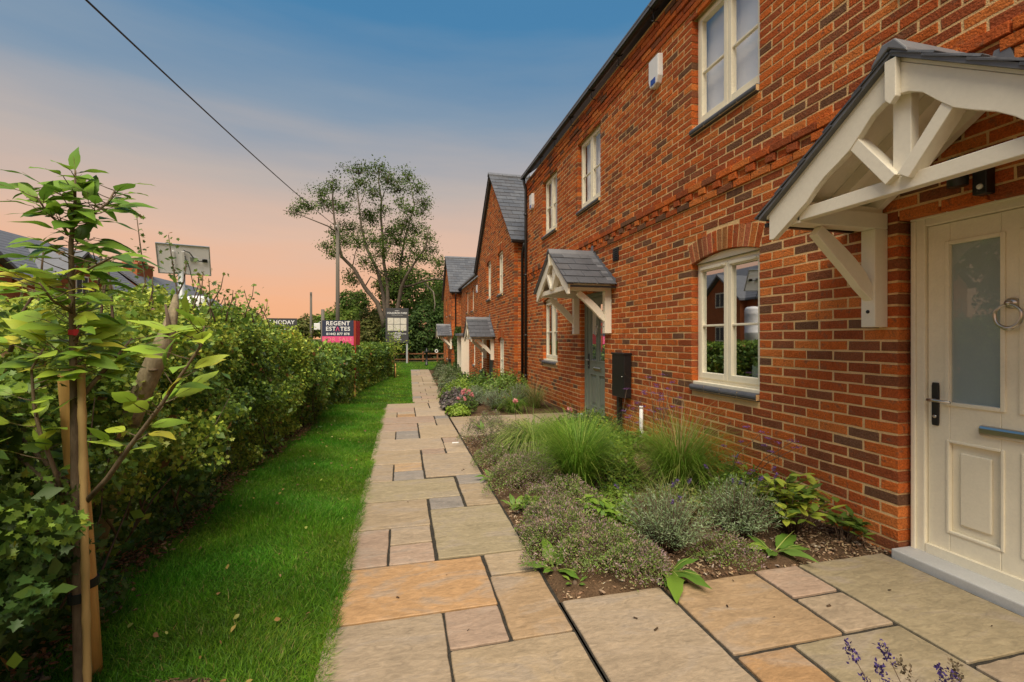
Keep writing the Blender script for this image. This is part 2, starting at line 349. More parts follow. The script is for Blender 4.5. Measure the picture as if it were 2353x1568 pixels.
# entrance apron in front of the cream door, and the short path to the grey-green door
apron = MB().add([(.79,.78,-.012),(3.05,.78,-.012),(3.05,2.235,-.012),(.79,2.235,-.012)], [(0,1,2,3)]).build('entrance_paving', 'joint'); apron['kind'] = 'structure'
for s_ in [(.80,1.375,1.10,2.235,PALE),(1.385,1.985,1.675,2.235,BUFF),(1.995,2.295,1.97,2.25,PINK),(1.995,2.295,1.68,1.96,PALE),(2.305,2.955,1.40,2.255,GREEN),(1.385,1.675,1.08,1.665,ORANGE),(1.685,2.295,1.10,1.67,GREEN),(2.305,2.955,.79,1.39,PALE),(.80,1.375,.79,1.09,TAN),(1.385,1.675,.79,1.07,GREY),(1.685,2.295,.79,1.09,PALE)]:
    slab(*s_, parent=apron)
link_p = MB().add([(.79,6.32,-.012),(3.05,6.32,-.012),(3.05,7.86,-.012),(.79,7.86,-.012)], [(0,1,2,3)]).build('door_path', 'joint'); link_p['kind'] = 'structure'
for s_ in [(.80,1.38,6.33,7.18,PALE),(.80,1.38,7.19,7.85,TAN),(1.39,1.98,6.33,6.62,PINK),(1.39,1.98,6.63,7.47,TAN),(1.39,2.27,7.48,7.85,PALE),(1.99,2.58,6.33,6.90,GREY),(1.99,2.27,6.91,7.47,PALE),(2.28,2.95,6.91,7.85,TAN),(2.59,2.95,6.33,6.90,PALE)]:
    slab(*s_, parent=link_p)

# ------------------------------------------------------------------ brickwork
BT = [((.54,.132,.028),.35),((.45,.100,.026),.27),((.58,.175,.043),.11),((.34,.085,.030),.13),((.25,.085,.038),.08),((.17,.082,.046),.06)]
def btint():
    r = random.random(); 
    for c, w in BT:
        r -= w
        if r <= 0: break
    q = random.uniform(.86, 1.14); return tuple(v*q for v in c)
class WallF:
    """a wall plane: u runs along it, v is height, w is distance out of the face"""
    def __init__(s, kind, pos): s.k = kind; s.p = pos
    def P(s, u, v, w):
        return (s.p-w, u, v) if s.k == 'x' else (u, s.p-w, v)
def brick_shape(mb, F, u0, u1, v0, v1, depth, out=0, tint=None, ang=0, cu=0, cv=0, jit=.0024):
    ch = .004; j = lambda: random.uniform(-jit, jit); o = out+random.uniform(-.0012, .0016)
    q = [(u0+j(),v0+j()),(u1+j(),v0+j()),(u1+j(),v1+j()),(u0+j(),v1+j())]
    m = ((u0+u1)/2, (v0+v1)/2); ins = [(a+(ch if a < m[0] else -ch), b+(ch if b < m[1] else -ch)) for a, b in q]
    rt = lambda a, b: (a, b)
    q2 = []; i2 = []
    for i in range(4):                                # an extra wandering point on each long edge
        q2.append(q[i]); i2.append(ins[i])
        if i in (0, 2) and u1-u0 > .15:
            n_ = (i+1) % 4; f_ = random.uniform(.3, .7); dv = random.uniform(-.0022, .0022)
            q2.append((q[i][0]+(q[n_][0]-q[i][0])*f_, q[i][1]+(q[n_][1]-q[i][1])*f_+dv)); i2.append((ins[i][0]+(ins[n_][0]-ins[i][0])*f_, ins[i][1]+(ins[n_][1]-ins[i][1])*f_+dv))
    k_ = len(q2)
    vs = [F.P(a, b, -depth) for a, b in q2]+[F.P(a, b, o-ch) for a, b in q2]+[F.P(a, b, o+random.uniform(-.0012, .0012)) for a, b in i2]
    fs = [tuple(range(2*k_, 3*k_))]+[(k_+i, k_+(i+1) % k_, 2*k_+(i+1) % k_, 2*k_+i) for i in range(k_)]+[(i, (i+1) % k_, k_+(i+1) % k_, k_+i) for i in range(k_)]
    if F.k == 'y': pass
    else: fs = [f[::-1] for f in fs]
    mb.add(vs, fs, tint or btint())
def wall_bricks(F, u0, u1, v0, v1, ops, top=None, phase=0, proud=None, skip=None):
    """stretcher-bond bricks: list of (u0,u1,v0,v1,depth,out); ops are (u0,u1,v0,v1[,arch])"""
    out = []; k0 = int(round(v0/.075)); k1 = int(math.floor((v1+.004)/.075))
    for k in range(k0, k1):
        za = k*.075; zb = za+.0630; zm = za+.0315
        a, b = u0, u1
        if top: a, b = top(zb); a = max(a, u0); b = min(b, u1)
        if b-a < .05: continue
        cuts = []
        for o in ops:
            if o[2]-.03 < zm < o[3]+.004: cuts.append((o[0], o[1], 1))
            elif len(o) > 4 and o[3] <= zm < o[3]+o[4]+.235:      # segmental arch ring
                c = (o[0]+o[1])/2; hw = (o[1]-o[0])/2; rise = o[4]; rad = (hw*hw+rise*rise)/(2*rise); cz = o[3]+rise-rad; ro = rad+.222
                dz = zm-cz
                if dz < ro:
                    e = math.sqrt(ro*ro-dz*dz); lim = dz*hw/(rad-rise)+.006; cuts.append((c-min(e, lim), c+min(e, lim), 0))
        segs = [(a, b, 0, 0)]
        for c0, c1, dp in sorted(cuts):
            ns = []
            for (s0, s1, d0, d1) in segs:
                if c1 <= s0 or c0 >= s1: ns.append((s0, s1, d0, d1)); continue
                if c0-s0 > .02: ns.append((s0, c0, d0, dp))
                if s1-c1 > .02: ns.append((c1, s1, dp, d1))
            segs = ns
        off = phase+(.1125 if k % 2 else 0)
        pr = proud(k) if proud else 0
        if pr is None: continue
        for s0, s1, d0, d1 in segs:
            i = math.floor((s0-off)/.225); 
            edges = [s0]
            x = off+(i+1)*.225
            while x < s1-.001:
                if x-edges[-1] > .05 and s1-x > .045: edges.append(x)
                x += .225
            edges.append(s1)
            for n_, (e0, e1) in enumerate(zip(edges, edges[1:])):
                first = n_ == 0; last = n_ == len(edges)-2
                ua = e0+(0 if first else .006); ub = e1-(0 if last else .006)
                dp = .10 if (first and d0) or (last and d1) or (first and s0 == a) or (last and s1 == b) else .03
                out.append((ua, ub, za, zb, dp, pr))
    return out
def mortar(F, u0, u1, v0, v1, ops, parent, thick=.12, top=None, name='wall', m='mortar', rec=.0035):
    """backing wall cut round its openings, its face recessed behind the bricks"""
    us = sorted({u0, u1, *[o[0]-.006*0+(-.007) for o in ops], *[o[1]+.007 for o in ops]}); us = [u for u in us if u0 <= u <= u1]
    vs_ = sorted({v0, v1, *[o[2]-.004 for o in ops], *[o[3]+(o[4] if len(o) > 4 else 0)+.004 for o in ops]}); vs_ = [v for v in vs_ if v0 <= v <= v1]
    mb = MB()
    for a, b in zip(us, us[1:]):
        run = None
        for c, d in zip(vs_, vs_[1:]):
            cu, cv = (a+b)/2, (c+d)/2
            if any(o[0]-.007 <= cu <= o[1]+.007 and o[2] <= cv <= o[3]+(o[4] if len(o) > 4 else 0) for o in ops):
                run = None; continue
            p = F.P(a, c, -rec); q = F.P(b, d, -thick); mb.box([min(p[i], q[i]) for i in range(3)], [max(p[i], q[i]) for i in range(3)])
    for o in ops:                                     # spandrels above segmental heads
        if len(o) > 4:
            c = (o[0]+o[1])/2; hw = (o[1]-o[0])/2; rise = o[4]; rad = (hw*hw+rise*rise)/(2*rise); cz = o[3]+rise-rad; n = 10
            pts = [(o[0]-.007+(o[1]-o[0]+.014)*i/n) for i in range(n+1)]
            zf = lambda u: cz+math.sqrt(max(rad*rad-(u-c)**2, 0)) if abs(u-c) < hw else o[3]
            for a, b in zip(pts, pts[1:]):
                poly = [(a, zf(a)+.006), (b, zf(b)+.006), (b, o[3]+rise+.004), (a, o[3]+rise+.004)]
                if poly[2][1]-poly[1][1] < .001 and poly[3][1]-poly[0][1] < .001: continue
                mb.prism(poly, lambda p: F.P(p[0], p[1], -rec), lambda p: F.P(p[0], p[1], -thick))
    if top:                                           # gable triangle above v1
        pl = top; mb.prism(pl, lambda p: F.P(p[0], p[1], -rec), lambda p: F.P(p[0], p[1], -thick))
    return mb.build(name, m, parent)
def arch(F, o, mb):
    c = (o[0]+o[1])/2; hw = (o[1]-o[0])/2; rise = o[4]; rad = (hw*hw+rise*rise)/(2*rise); cz = o[3]+rise-rad
    half = math.asin(hw/rad); n = int(round(2*half*(rad+.1)/.075)); 
    for i in range(n):
        t0 = -half+2*half*i/n; t1 = -half+2*half*(i+1)/n; g = .0068/(rad+.1); t0 += g; t1 -= g; ch = .003; ti = btint()
        if random.random() < .45: ti = tuple(v*random.uniform(.75,1.1) for v in (.44,.15,.06))
        qs = [(rad,t0),(rad,t1),(rad+.213,t1),(rad+.213,t0)]; dq = [(ch,ch),(ch,-ch),(-ch,-ch),(-ch,ch)]
        f = lambda r, t: (c+r*math.sin(t), cz+r*math.cos(t))
        o2 = .0025+random.uniform(-.001, .001)
        vs = [F.P(*f(r,t),-.10) for r, t in qs]+[F.P(*f(r,t),o2-ch) for r, t in qs]+[F.P(*f(r+a,t+b/rad),o2) for (r, t), (a, b) in zip(qs, dq)]
        mb.add(vs, [(8,9,10,11)]+[(4+i, 4+(i+1) % 4, 8+(i+1) % 4, 8+i) for i in range(4)]+[(i, (i+1) % 4, 4+(i+1) % 4, 4+i) for i in range(4)], ti)
BV = {}
def brick_objs(F, bricks, wall, keep, rest_extra=None, name='brick'):
    """the bricks in keep become objects of their own (shared meshes), the others one mesh"""
    if not BV:
        for i in range(36):
            mb = MB(); brick_shape(mb, WallF('x', 0), -.1075, .1075, -.0315, .0315, .10, 0, btint()); BV[i] = mb.mesh('brick', 'brick')
    mb = MB()
    if rest_extra: rest_extra(mb)
    for i, b in enumerate(bricks):
        if i in keep:
            me = BV[random.randrange(36)]; c = F.P((b[0]+b[1])/2, (b[2]+b[3])/2, b[5]); o = link(name, me, wall, c); o.scale = (1, (b[1]-b[0])/.215, 1)
        else: brick_shape(mb, F, *b)
    o = mb.build('brickwork', 'brick', wall); o['kind'] = 'stuff'; return o

# ------------------------------------------------------------------ windows, doors, porches (parts of the houses)
def window(house, F, u0, u1, v0, v1, archh=0, blind=False, vent=False, small=False, bars=True, sillbricks=True, glass='glass'):
    rec = .075; fw = .045; cx = (u0+u1)/2; fd = .06
    def bx(mb, a, b, c, d, w0, w1): 
        p = F.P(a, c, w0); q = F.P(b, d, w1); mb.box([min(p[i], q[i]) for i in range(3)], [max(p[i], q[i]) for i in range(3)])
    mb = MB(); o0, o1 = u0+.004, u1-.004
    bx(mb, o0, o0+fw, v0, v1, -rec, -rec-fd); bx(mb, o1-fw, o1, v0, v1, -rec, -rec-fd); bx(mb, o0+fw, o1-fw, v0, v0+fw, -rec, -rec-fd); bx(mb, o0+fw, o1-fw, v1-fw, v1, -rec, -rec-fd)
    if not small: bx(mb, cx-.012, cx+.012, v0+fw, v1-fw, -rec-.004, -rec-fd)
    win = mb.build('window', 'cream', house, F.P(cx, v0, -rec)); bevel(win, .005)
    halves = [(o0+fw-.012, cx-.003), (cx+.003, o1-fw+.012)] if not small else [(o0+fw-.012, o1-fw+.012)]
    cw = .052
    for a, b in halves:
        c, d = v0+fw-.012, v1-fw+.012; mb = MB(); w0, w1 = -rec+.012, -rec-fd+.01
        bx(mb, a, a+cw, c, d, w0, w1); bx(mb, b-cw, b, c, d, w0, w1); bx(mb, a+cw, b-cw, c, c+cw+.012, w0, w1); bx(mb, a+cw, b-cw, d-cw, d, w0, w1)
        bevel(mb.build('casement', 'cream', win), .006)
        zm = c+(d-c)*.47
        for e, f in ((c+cw, zm-.009), (zm+.009, d-cw)):
            mb = MB(); p = [F.P(a+cw-.004, e-.004, -rec-.018), F.P(b-cw+.004, e-.004, -rec-.018), F.P(b-cw+.004, f+.004, -rec-.018), F.P(a+cw-.004, f+.004, -rec-.018)]
            mb.add(p, [(0,1,2,3)]); mb.build('pane', glass, win)
        mb = MB(); bx(mb, a+cw-.003, b-cw+.003, zm-.011, zm+.011, -rec+.002, -rec-.03); bevel(mb.build('glazing_bar', 'cream', win), .004)
        if vent:
            mb = MB(); bx(mb, a+cw*.4, b-cw*.6, d-cw+.012, d-.012, w0, w0+.014); bevel(mb.build('trickle_vent', 'cream', win), .004)
            mb = MB(); bx(mb, a+cw*.9, a+cw*.9+.022, d-cw+.022, d-.020, w0+.013, w0+.024); bevel(mb.build('vent_slider', 'cream', win), .003)
    if blind:
        mb = MB(); mb.add([F.P(u0+.02, v0+.03, -rec-.10), F.P(u1-.02, v0+.03, -rec-.10), F.P(u1-.02, v1-.02, -rec-.10), F.P(u0+.02, v1-.02, -rec-.10)], [(0,1,2,3)]); mb.build('blind', 'blind', win)
    if archh:
        hw = (u1-u0)/2; rad = (hw*hw+archh*archh)/(2*archh); cz = v1+archh-rad; n = 12
        poly = [(u0+.004, v1+.001)]+[(u0+.004+(u1-u0-.008)*i/n, cz+math.sqrt(rad*rad-(u0+.004+(u1-u0-.008)*i/n-cx)**2)-.003) for i in range(n+1)]+[(u1-.004, v1+.001)]
        mb = MB(); mb.prism(poly, lambda p: F.P(p[0], p[1], -rec+.030), lambda p: F.P(p[0], p[1], -rec-fd)); bevel(mb.build('arch_infill', 'cream', win), .004)
    mb = MB(); bx(mb, u0+.002, u1-.002, v0-.036, v0-.001, -.012, -rec-fd); bevel(mb.build('sill', 'cream', win), .006)
    if sillbricks:
        mb = MB(); bx(mb, u0+.006, u1-.006, v0-.092, v0-.040, .028, -.09); mb.build('sill_mortar', 'mortar', win)
        L = u1-u0-.004; n = max(3, int(round(L/.225))) ; 
        for i in range(n):
            a = u0+.002+L*i/n+.006; b = u0+.002+L*(i+1)/n-.006
            prof = [(-.10,v0-.098),(.028,v0-.098)]+[(.028-.03+.03*math.cos(t)+.012, v0-.098+.03+.032*math.sin(t)+.005) for t in np.linspace(-1.2, 1.5, 7)]+[(-.10, v0-.038)]
            mb = MB(); mb.prism(prof, lambda p: F.P(a, p[1], p[0]), lambda p: F.P(b, p[1], p[0])); mb.build('sill_brick', 'engineering', win)
    return win

def front_door(house, F, c, m, mglass, z0=0, hw=.48, h=2.12, twin=False, full=True, knock=True, handle_far=True):
    """framed panel door recessed in the wall; c is its centre along the wall"""
    def bx(a, b, cc, d, w0, w1, mb=None):
        mb = mb or MB(); p = F.P(a, cc+z0, w0); q = F.P(b, d+z0, w1); mb.box([min(p[i], q[i]) for i in range(3)], [max(p[i], q[i]) for i in range(3)]); return mb
    rc = .08
    fr = bx(c+hw-.075, c+hw-.003, .03, h, -rc, -rc-.08); bx(c-hw+.003, c-hw+.075, .03, h, -rc, -rc-.08, fr); bx(c-hw+.075, c+hw-.075, h-.075, h, -rc, -rc-.08, fr)
    bx(c-hw+.003, c+hw-.003, h-.03, h, -rc+.018, -rc, fr); bx(c+hw-.03, c+hw-.003, .03, h-.03, -rc+.014, -rc, fr); bx(c-hw+.003, c-hw+.03, .03, h-.03, -rc+.014, -rc, fr)
    frame = fr.build('door_frame', m, house, F.P(c, z0, -rc)); bevel(frame, .006)
    a, b = c-hw+.078, c+hw-.078; t = h-.078; rd = rc+.022
    # leaf built round its glazed and panelled openings
    leaf = MB(); st = .115; mid = .10; g0, g1 = .98, t-.13; p0, p1 = .22, .74
    cols = [(a+st, c-mid/2), (c+mid/2, b-st)]
    bx(a, a+st, .045, t, -rd, -rd-.045, leaf); bx(b-st, b, .045, t, -rd, -rd-.045, leaf); bx(c-mid/2, c+mid/2, .045, t, -rd, -rd-.045, leaf)
    for q0, q1 in cols:
        bx(q0, q1, .045, p0, -rd, -rd-.045, leaf); bx(q0, q1, p1, g0, -rd, -rd-.045, leaf); bx(q0, q1, g1, t, -rd, -rd-.045, leaf); bx(q0, q1, p0, p1, -rd-.020, -rd-.04, leaf)
    door = leaf.build('door', m, house, F.P(c, z0, -rd)); bevel(door, .004)
    bx(c-hw+.08, c+hw-.08, .045, .10, -rd+.024, -rd).build('weather_bar', m, door)
    for q0, q1 in cols:
        mb = MB()
        for e, f, g, h_ in ((q0-.022,q0,g0-.022,g1+.022),(q1,q1+.022,g0-.022,g1+.022),(q0,q1,g0-.022,g0),(q0,q1,g1,g1+.022)): bx(e, f, g, h_, -rd+.010, -rd-.002, mb)
        bevel(mb.build('glazing_bead', m, door), .004)
        mb = MB()
        for e, f, g, h_ in ((q0-.016,q0,p0-.016,p1+.016),(q1,q1+.016,p0-.016,p1+.016),(q0,q1,p0-.016,p0),(q0,q1,p1,p1+.016)): bx(e, f, g, h_, -rd+.007, -rd-.002, mb)
        bevel(mb.build('panel_moulding', m, door), .004)
        bevel(bx(q0+.045, q1-.045, p0+.05, p1-.05, -rd-.006, -rd-.021).build('raised_panel', m, door), .010, 3)
        MB().add([F.P(q0-.003, g0-.003+z0, -rd-.020), F.P(q1+.003, g0-.003+z0, -rd-.020), F.P(q1+.003, g1+.003+z0, -rd-.020), F.P(q0-.003, g1+.003+z0, -rd-.020)], [(0,1,2,3)]).build('frosted_backing', 'frost', door)
        MB().add([F.P(q0-.003, g0-.003+z0, -rd-.012), F.P(q1+.003, g0-.003+z0, -rd-.012), F.P(q1+.003, g1+.003+z0, -rd-.012), F.P(q0-.003, g1+.003+z0, -rd-.012)], [(0,1,2,3)]).build('pane', mglass, door)
    if full:
        P = lambda u, v, w: F.P(u, v+z0, w)
        s = 1 if handle_far else -1; hu = (b-.045) if handle_far else (a+.045)
        prof = [(hu-.016,.83),(hu+.016,.83),(hu+.019,.85),(hu+.019,1.07),(hu+.016,1.09),(hu-.016,1.09),(hu-.019,1.07),(hu-.019,.85)]
        mb = MB(); mb.prism(prof, lambda p: P(p[0], p[1], -rd+.012), lambda p: P(p[0], p[1], -rd-.001)); hb = bevel(mb.build('handle_plate', 'black_metal', door), .004)
        mb = MB(); mb.tube([P(hu, .985, -rd+.01), P(hu, .985, -rd+.05)], .010, 10); mb.tube([P(hu+.015*s, .985, -rd+.05), P(hu-.03*s, .986, -rd+.055), P(hu-.105*s, .983, -rd+.052)], [.010,.010,.008], 10); mb.build('handle', 'chrome', door)
        mb = MB(); mb.tube([P(hu, .885, -rd+.010), P(hu, .885, -rd+.017)], .010, 12); mb.build('lock_cylinder', 'chrome', door)
        # letter plate
        mb = MB(); pr = [(-rd+.002,.815),(-rd+.018,.818),(-rd+.026,.832),(-rd+.026,.858),(-rd+.018,.872),(-rd+.002,.875)]
        mb.prism(pr, lambda p: P(c-.135, p[1], p[0]), lambda p: P(c+.135, p[1], p[0])); bevel(mb.build('letter_plate', 'chrome', door), .004)
    if knock:
        P = lambda u, v, w: F.P(u, v+z0, w); kz = 1.50; w0 = -rd+.035
        mb = MB(); mb.tube([P(c, kz+.045, -rd), P(c, kz+.045, -rd+.012), P(c, kz+.045, -rd+.022)], [.030,.030,.020], 16); mb.tube([P(c, kz+.045, -rd+.01), P(c, kz+.045, w0+.012)], .013, 12)
        mb.build('knocker_boss', 'chrome', door)
        loop = []
        for t_ in np.linspace(0, 2*math.pi, 33):
            rr = .062+.010*math.cos(2*t_)-.018*max(0, math.cos(t_))**3; sq = 1.0 if math.cos(t_) < .3 else 1-.42*(math.cos(t_)-.3)
            loop.append(P(c+rr*1.05*math.sin(t_)*sq, kz-.015+rr*.98*math.cos(t_), w0+.004-.02*(1-math.cos(t_))/2*0))
        mb = MB(); mb.tube(loop, [.0065+.003*(1-math.cos(t_))/2 for t_ in np.linspace(0, 2*math.pi, 33)], 10); mb.tube([P(c-.022, kz-.086, w0+.004), P(c-.01, kz-.088, w0+.004), P(c, kz-.089, w0+.004), P(c+.01, kz-.088, w0+.004), P(c+.022, kz-.086, w0+.004)], [.008,.012,.014,.012,.008], 10)
        mb.build('door_knocker', 'chrome', door)
    bevel(bx(c-hw-.01, c+hw+.01, -.02, .045, .075, -rd-.03).build('threshold', 'stone_sill', house), .008)
    return door

SL = {}
def slate_mesh(w, L, th=.011):
    k = (round(w, 3), round(L, 3), random.randrange(5))
    if k not in SL:
        mb = MB(); c = random.choice(((.085,.09,.105),(.10,.105,.12),(.075,.08,.092),(.115,.12,.135),(.09,.09,.10)))
        j = lambda: random.uniform(-.003, .003)
        x, y = w/2, L/2; ch = .003
        vs = [(-x,-y,0),(x,-y,0),(x,y,0),(-x,y,0),(-x,-y+j(),th-ch),(x,-y+j(),th-ch),(x,y,th),(-x,y,th),(-x+ch,-y+ch+j(),th),(x-ch,-y+ch+j(),th)]
        mb.add(vs, [(3,2,1,0),(0,1,5,4),(1,2,6,9,5),(2,3,7,6),(3,0,4,8,7),(4,5,9,8),(8,9,6,7)], c); SL[k] = mb.mesh('slate', 'slate')
    return SL[k]
def slate_slope(parent, eave, up, along, length, width, expo, sw, name='slate', over=1.25):
    """courses of slates: eave = lower start corner, up = unit vector up the slope, along = unit vector along the eave"""
    eave, up, along = Vector(eave), Vector(up).normalized(), Vector(along).normalized(); nrm = along.cross(up)
    if nrm.z < 0: nrm = -nrm
    nc = int(math.ceil(length/expo)); L = expo*over
    X = along if along.cross(up).z > 0 else -along
    tilt = math.atan2(.013, expo)
    for i in range(nc):
        off = (sw/2 if i % 2 else 0); x = -off
        while x < width-.02:
            a = max(x, 0)+.0015; b = min(x+sw, width)-.0015; x += sw
            if b-a < .03: continue
            LL = min(L, length-i*expo+.02); me = slate_mesh(b-a, LL)
            u2 = (up*math.cos(tilt)-nrm*math.sin(tilt)*1).normalized(); n2 = X.cross(u2)
            c = eave+along*((a+b)/2)+up*(i*expo+LL/2-.0)+nrm*(.012+random.uniform(0, .002))
            o = link(name, me, parent, c); o.rotation_euler = Matrix((X, u2, n2)).transposed().to_euler()

def porch(house, F, c, dz=0, label=None):
    """gabled timber door canopy: c centre along the wall, dz lifts it"""
    P = lambda s, z, p: F.P(c+s, z+dz, p)
    D = .73; k = .708; A = 2.70
    top = lambda s: A-k*abs(s)
    deck = MB()
    for sg in (1, -1):
        poly = [(0, top(0)), (.80*sg, top(.80)), (.80*sg, top(.80)+.018), (0, top(0)+.018)]
        deck.prism(poly, lambda q: P(q[0], q[1], 0), lambda q: P(q[0], q[1], D))
    por = deck.build('porch', 'cream_wood', house, P(0, 2.0, 0))
    if label: por['label'] = label
    low = [(.777,1.995),(.74,1.994),(.60,2.090),(.50,2.160),(.44,2.222),(.38,2.270),(.30,2.316),(.235,2.358),(.176,2.419),(.117,2.485),(.06,2.520),(0,2.535)]
    for sg in (1, -1):
        poly = [(0, top(0)-.002), (.777*sg, top(.777)-.002)]+[(a*sg, b) for a, b in low]
        mb = MB(); mb.prism(poly, lambda q: P(q[0], q[1], D-.035), lambda q: P(q[0], q[1], D+.003)); bevel(mb.build('bargeboard', 'cream_wood', por), .003)
        for pp in (.02, .35):                                  # rafters and wall plate behind
            poly = [(0, top(0)-.002), (.70*sg, top(.70)-.002), (.70*sg, top(.70)-.085), (0, top(0)-.085)]
            mb = MB(); mb.prism(poly, lambda q: P(q[0], q[1], pp), lambda q: P(q[0], q[1], pp+.05)); mb.build('rafter', 'cream_wood', por)
        mb = MB(); mb.bar(P(.028*sg, 2.135, D-.045), P(.225*sg, 2.40, D-.045), .060, .085, up=(P(0,0,1)[0]-P(0,0,0)[0], P(0,0,1)[1]-P(0,0,0)[1], 0)) ; bevel(mb.build('strut', 'cream_wood', por), .003)
        # gallows bracket: arm, wall post, curved brace, packing block
        s0, s1 = .58*sg, .68*sg
        def sb(a, b, z0, z1, p0, p1, name):
            q, r = P(a, z0, p0), P(b, z1, p1); mb = MB(); mb.box([min(q[i], r[i]) for i in range(3)], [max(q[i], r[i]) for i in range(3)]); return bevel(mb.build(name, 'cream_wood', por), .004)
        sb(s0, s1, 2.062, 2.162, .005, D-.036, 'bracket_arm')
        sb(s0+.004*sg, s1-.004*sg, 1.43, 2.061, .0, .105, 'bracket_post')
        sb(.60*sg, .70*sg, 2.163, top(.70)-.002, .02, D-.04, 'wall_plate')
        br = []
        n = 9
        for i in range(n+1):
            t = i/n; p = .105+(.50-.105)*t; z = 1.70+(2.061-1.70)*(t**.72); br.append((p, z))
        up_ = [(p+.0, min(z, 2.061)) for p, z in br]; lo = [(.105,1.60)]+[(p+.045+.02*math.sin(math.pi*i/n), max(z-.10+.045*i/n, 1.60)) for i, (p, z) in enumerate(br)][1:]
        poly = up_+[(min(p, .60), min(z, 2.061)) for p, z in lo[::-1]]
        mb = MB(); mb.prism(poly, lambda q: P(s0+.022*sg, q[1], q[0]), lambda q: P(s1-.022*sg, q[1], q[0])); bevel(mb.build('brace', 'cream_wood', por), .003)
        mb = MB(); mb.tube([P((s0+s1)/2, 1.53, .104), P((s0+s1)/2, 1.53, .108)], .012, 10); mb.build('bolt_hole', 'black', por)
        # grey verge strip and lead step flashing at the wall
        poly = [(0, top(0)+.019), (.83*sg, top(.83)+.019), (.83*sg, top(.83)+.040), (0, top(0)+.046)]
        mb = MB(); mb.prism(poly, lambda q: P(q[0], q[1], D-.06), lambda q: P(q[0], q[1], D+.035)); mb.build('verge_strip', 'lead', por)
        for i in range(7):
            sa, sb_ = .83*i/7, .83*(i+1)/7; mb = MB()
            poly = [(sa*sg, top(sa)+.05), (sb_*sg, top(sb_)+.05), (sb_*sg, top(sb_)+.12), (sa*sg, top(sb_)+.18)]
            mb.prism(poly, lambda q: P(q[0], q[1], .004+.0012*i), lambda q: P(q[0], q[1], .008+.0012*i)); mb.build('step_flashing', 'lead', por)
        poly = [(.03*sg, top(.03)+.052), (.83*sg, top(.83)+.052), (.83*sg, top(.83)+.057), (.03*sg, top(.03)+.057)]
        mb = MB(); mb.prism(poly, lambda q: P(q[0], q[1], .002), lambda q: P(q[0], q[1], .11)); mb.build('flashing', 'lead', por)
        e = Vector(P(.845*sg, top(.845)+.026, 0)); u = Vector(P(0, top(0)+.026, 0))-e; al = Vector(P(0,0,1))-Vector(P(0,0,0))
        slate_slope(por, e, u, al, u.length-.02, D+.045, .205, .29)
        mb = MB(); q = [P(.84*sg, top(.84)+.012, 0), P(.81*sg, top(.81)-.035, D-.02)]; mb.box([min(q[0][i], q[1][i]) for i in range(3)], [max(q[0][i], q[1][i]) for i in range(3)]); mb.build('eaves_strip', 'black', por)
    mb = MB(); q, r = P(-.60, 2.075, D-.09), P(.60, 2.148, D-.036); mb.box([min(q[i], r[i]) for i in range(3)], [max(q[i], r[i]) for i in range(3)]); bevel(mb.build('tie_beam', 'cream_wood', por), .004)
    mb = MB(); q, r = P(-.042, 2.149, D-.088), P(.042, 2.60, D-.037); mb.box([min(q[i], r[i]) for i in range(3)], [max(q[i], r[i]) for i in range(3)]); bevel(mb.build('king_post', 'cream_wood', por), .004)
    poly = [(-.026,2.70),(.026,2.70),(.026,2.515),(0,2.485),(-.026,2.515)]
    mb = MB(); mb.prism(poly, lambda q: P(q[0], q[1], D+.004), lambda q: P(q[0], q[1], D+.038)); bevel(mb.build('pendant', 'cream_wood', por), .003)
    for i, (p0, p1) in enumerate(((-.0, .40), (.395, D+.05))):
        prof = [(-.085, top(.085)+.048), (-.08, top(.08)+.066), (-.03, top(0)+.082), (.03, top(0)+.082), (.08, top(.08)+.066), (.085, top(.085)+.048), (.0, top(0)+.05)]
        mb = MB(); mb.prism(prof, lambda q: P(q[0], q[1]+.002*i, p0), lambda q: P(q[0], q[1]+.002*i, p1)); bevel(mb.build('ridge_tile', 'lead', por), .006)
    mb = MB(); poly = [(-.06, top(0)+.06), (.06, top(0)+.06), (.03, top(0)+.17), (-.03, top(0)+.17)]; mb.prism(poly, lambda q: P(q[0], q[1], .003), lambda q: P(q[0], q[1], .022)); mb.build('ridge_flashing', 'lead', por)
    return por

# ------------------------------------------------------------------ near terrace (cream door, grey-green door)
def scr(p):
    """picture position and depth of a world point, to rank pieces by the size they show"""
    S_, C_ = math.sin(YAW), math.cos(YAW); d = p[0]*S_+p[1]*C_; xc = p[0]*C_-p[1]*S_
    return (.5+xc/d*1046/2353, .5-(p[2]-1.36)/d*1046/1568, d) if d > .1 else (-9, -9, -9)
F1 = WallF('x', 3.05); H1END = 11.03
h1 = thing('brick_house', (3.05, 4.5, 0), 'long red brick house with cream door and grey-green door under gabled canopies', 'house', 'brick houses along the path')
D1, D2 = 1.72, 6.98
W_LOW = [(3.37,4.33,.90,2.15,.075), (8.70,9.66,.90,2.15,.075)]
W_UP = [(1.25,2.21,3.63,4.82), (3.37,4.33,3.63,4.82), (6.66,7.62,3.63,4.82), (8.72,9.68,3.63,4.82)]
ops1 = [(w[0], w[1], w[2]-.10, w[3], w[4]) for w in W_LOW]+[(w[0], w[1], w[2]-.10, w[3]) for w in W_UP]+[(D1-.48, D1+.50, -.2, 2.125), (D2-.48, D2+.50, -.2, 2.125)]
def proud1(k):
    if k == 38: return None
    return .018 if k == 37 else .030 if k == 39 else .014 if k in (65, 66) else .028 if k >= 67 else 0
br1 = wall_bricks(F1, -2.0, H1END, -.15, 5.26, ops1, phase=2.22, proud=proud1)
wall1 = mortar(F1, -2.0, H1END, -.15, 5.30, ops1, h1)
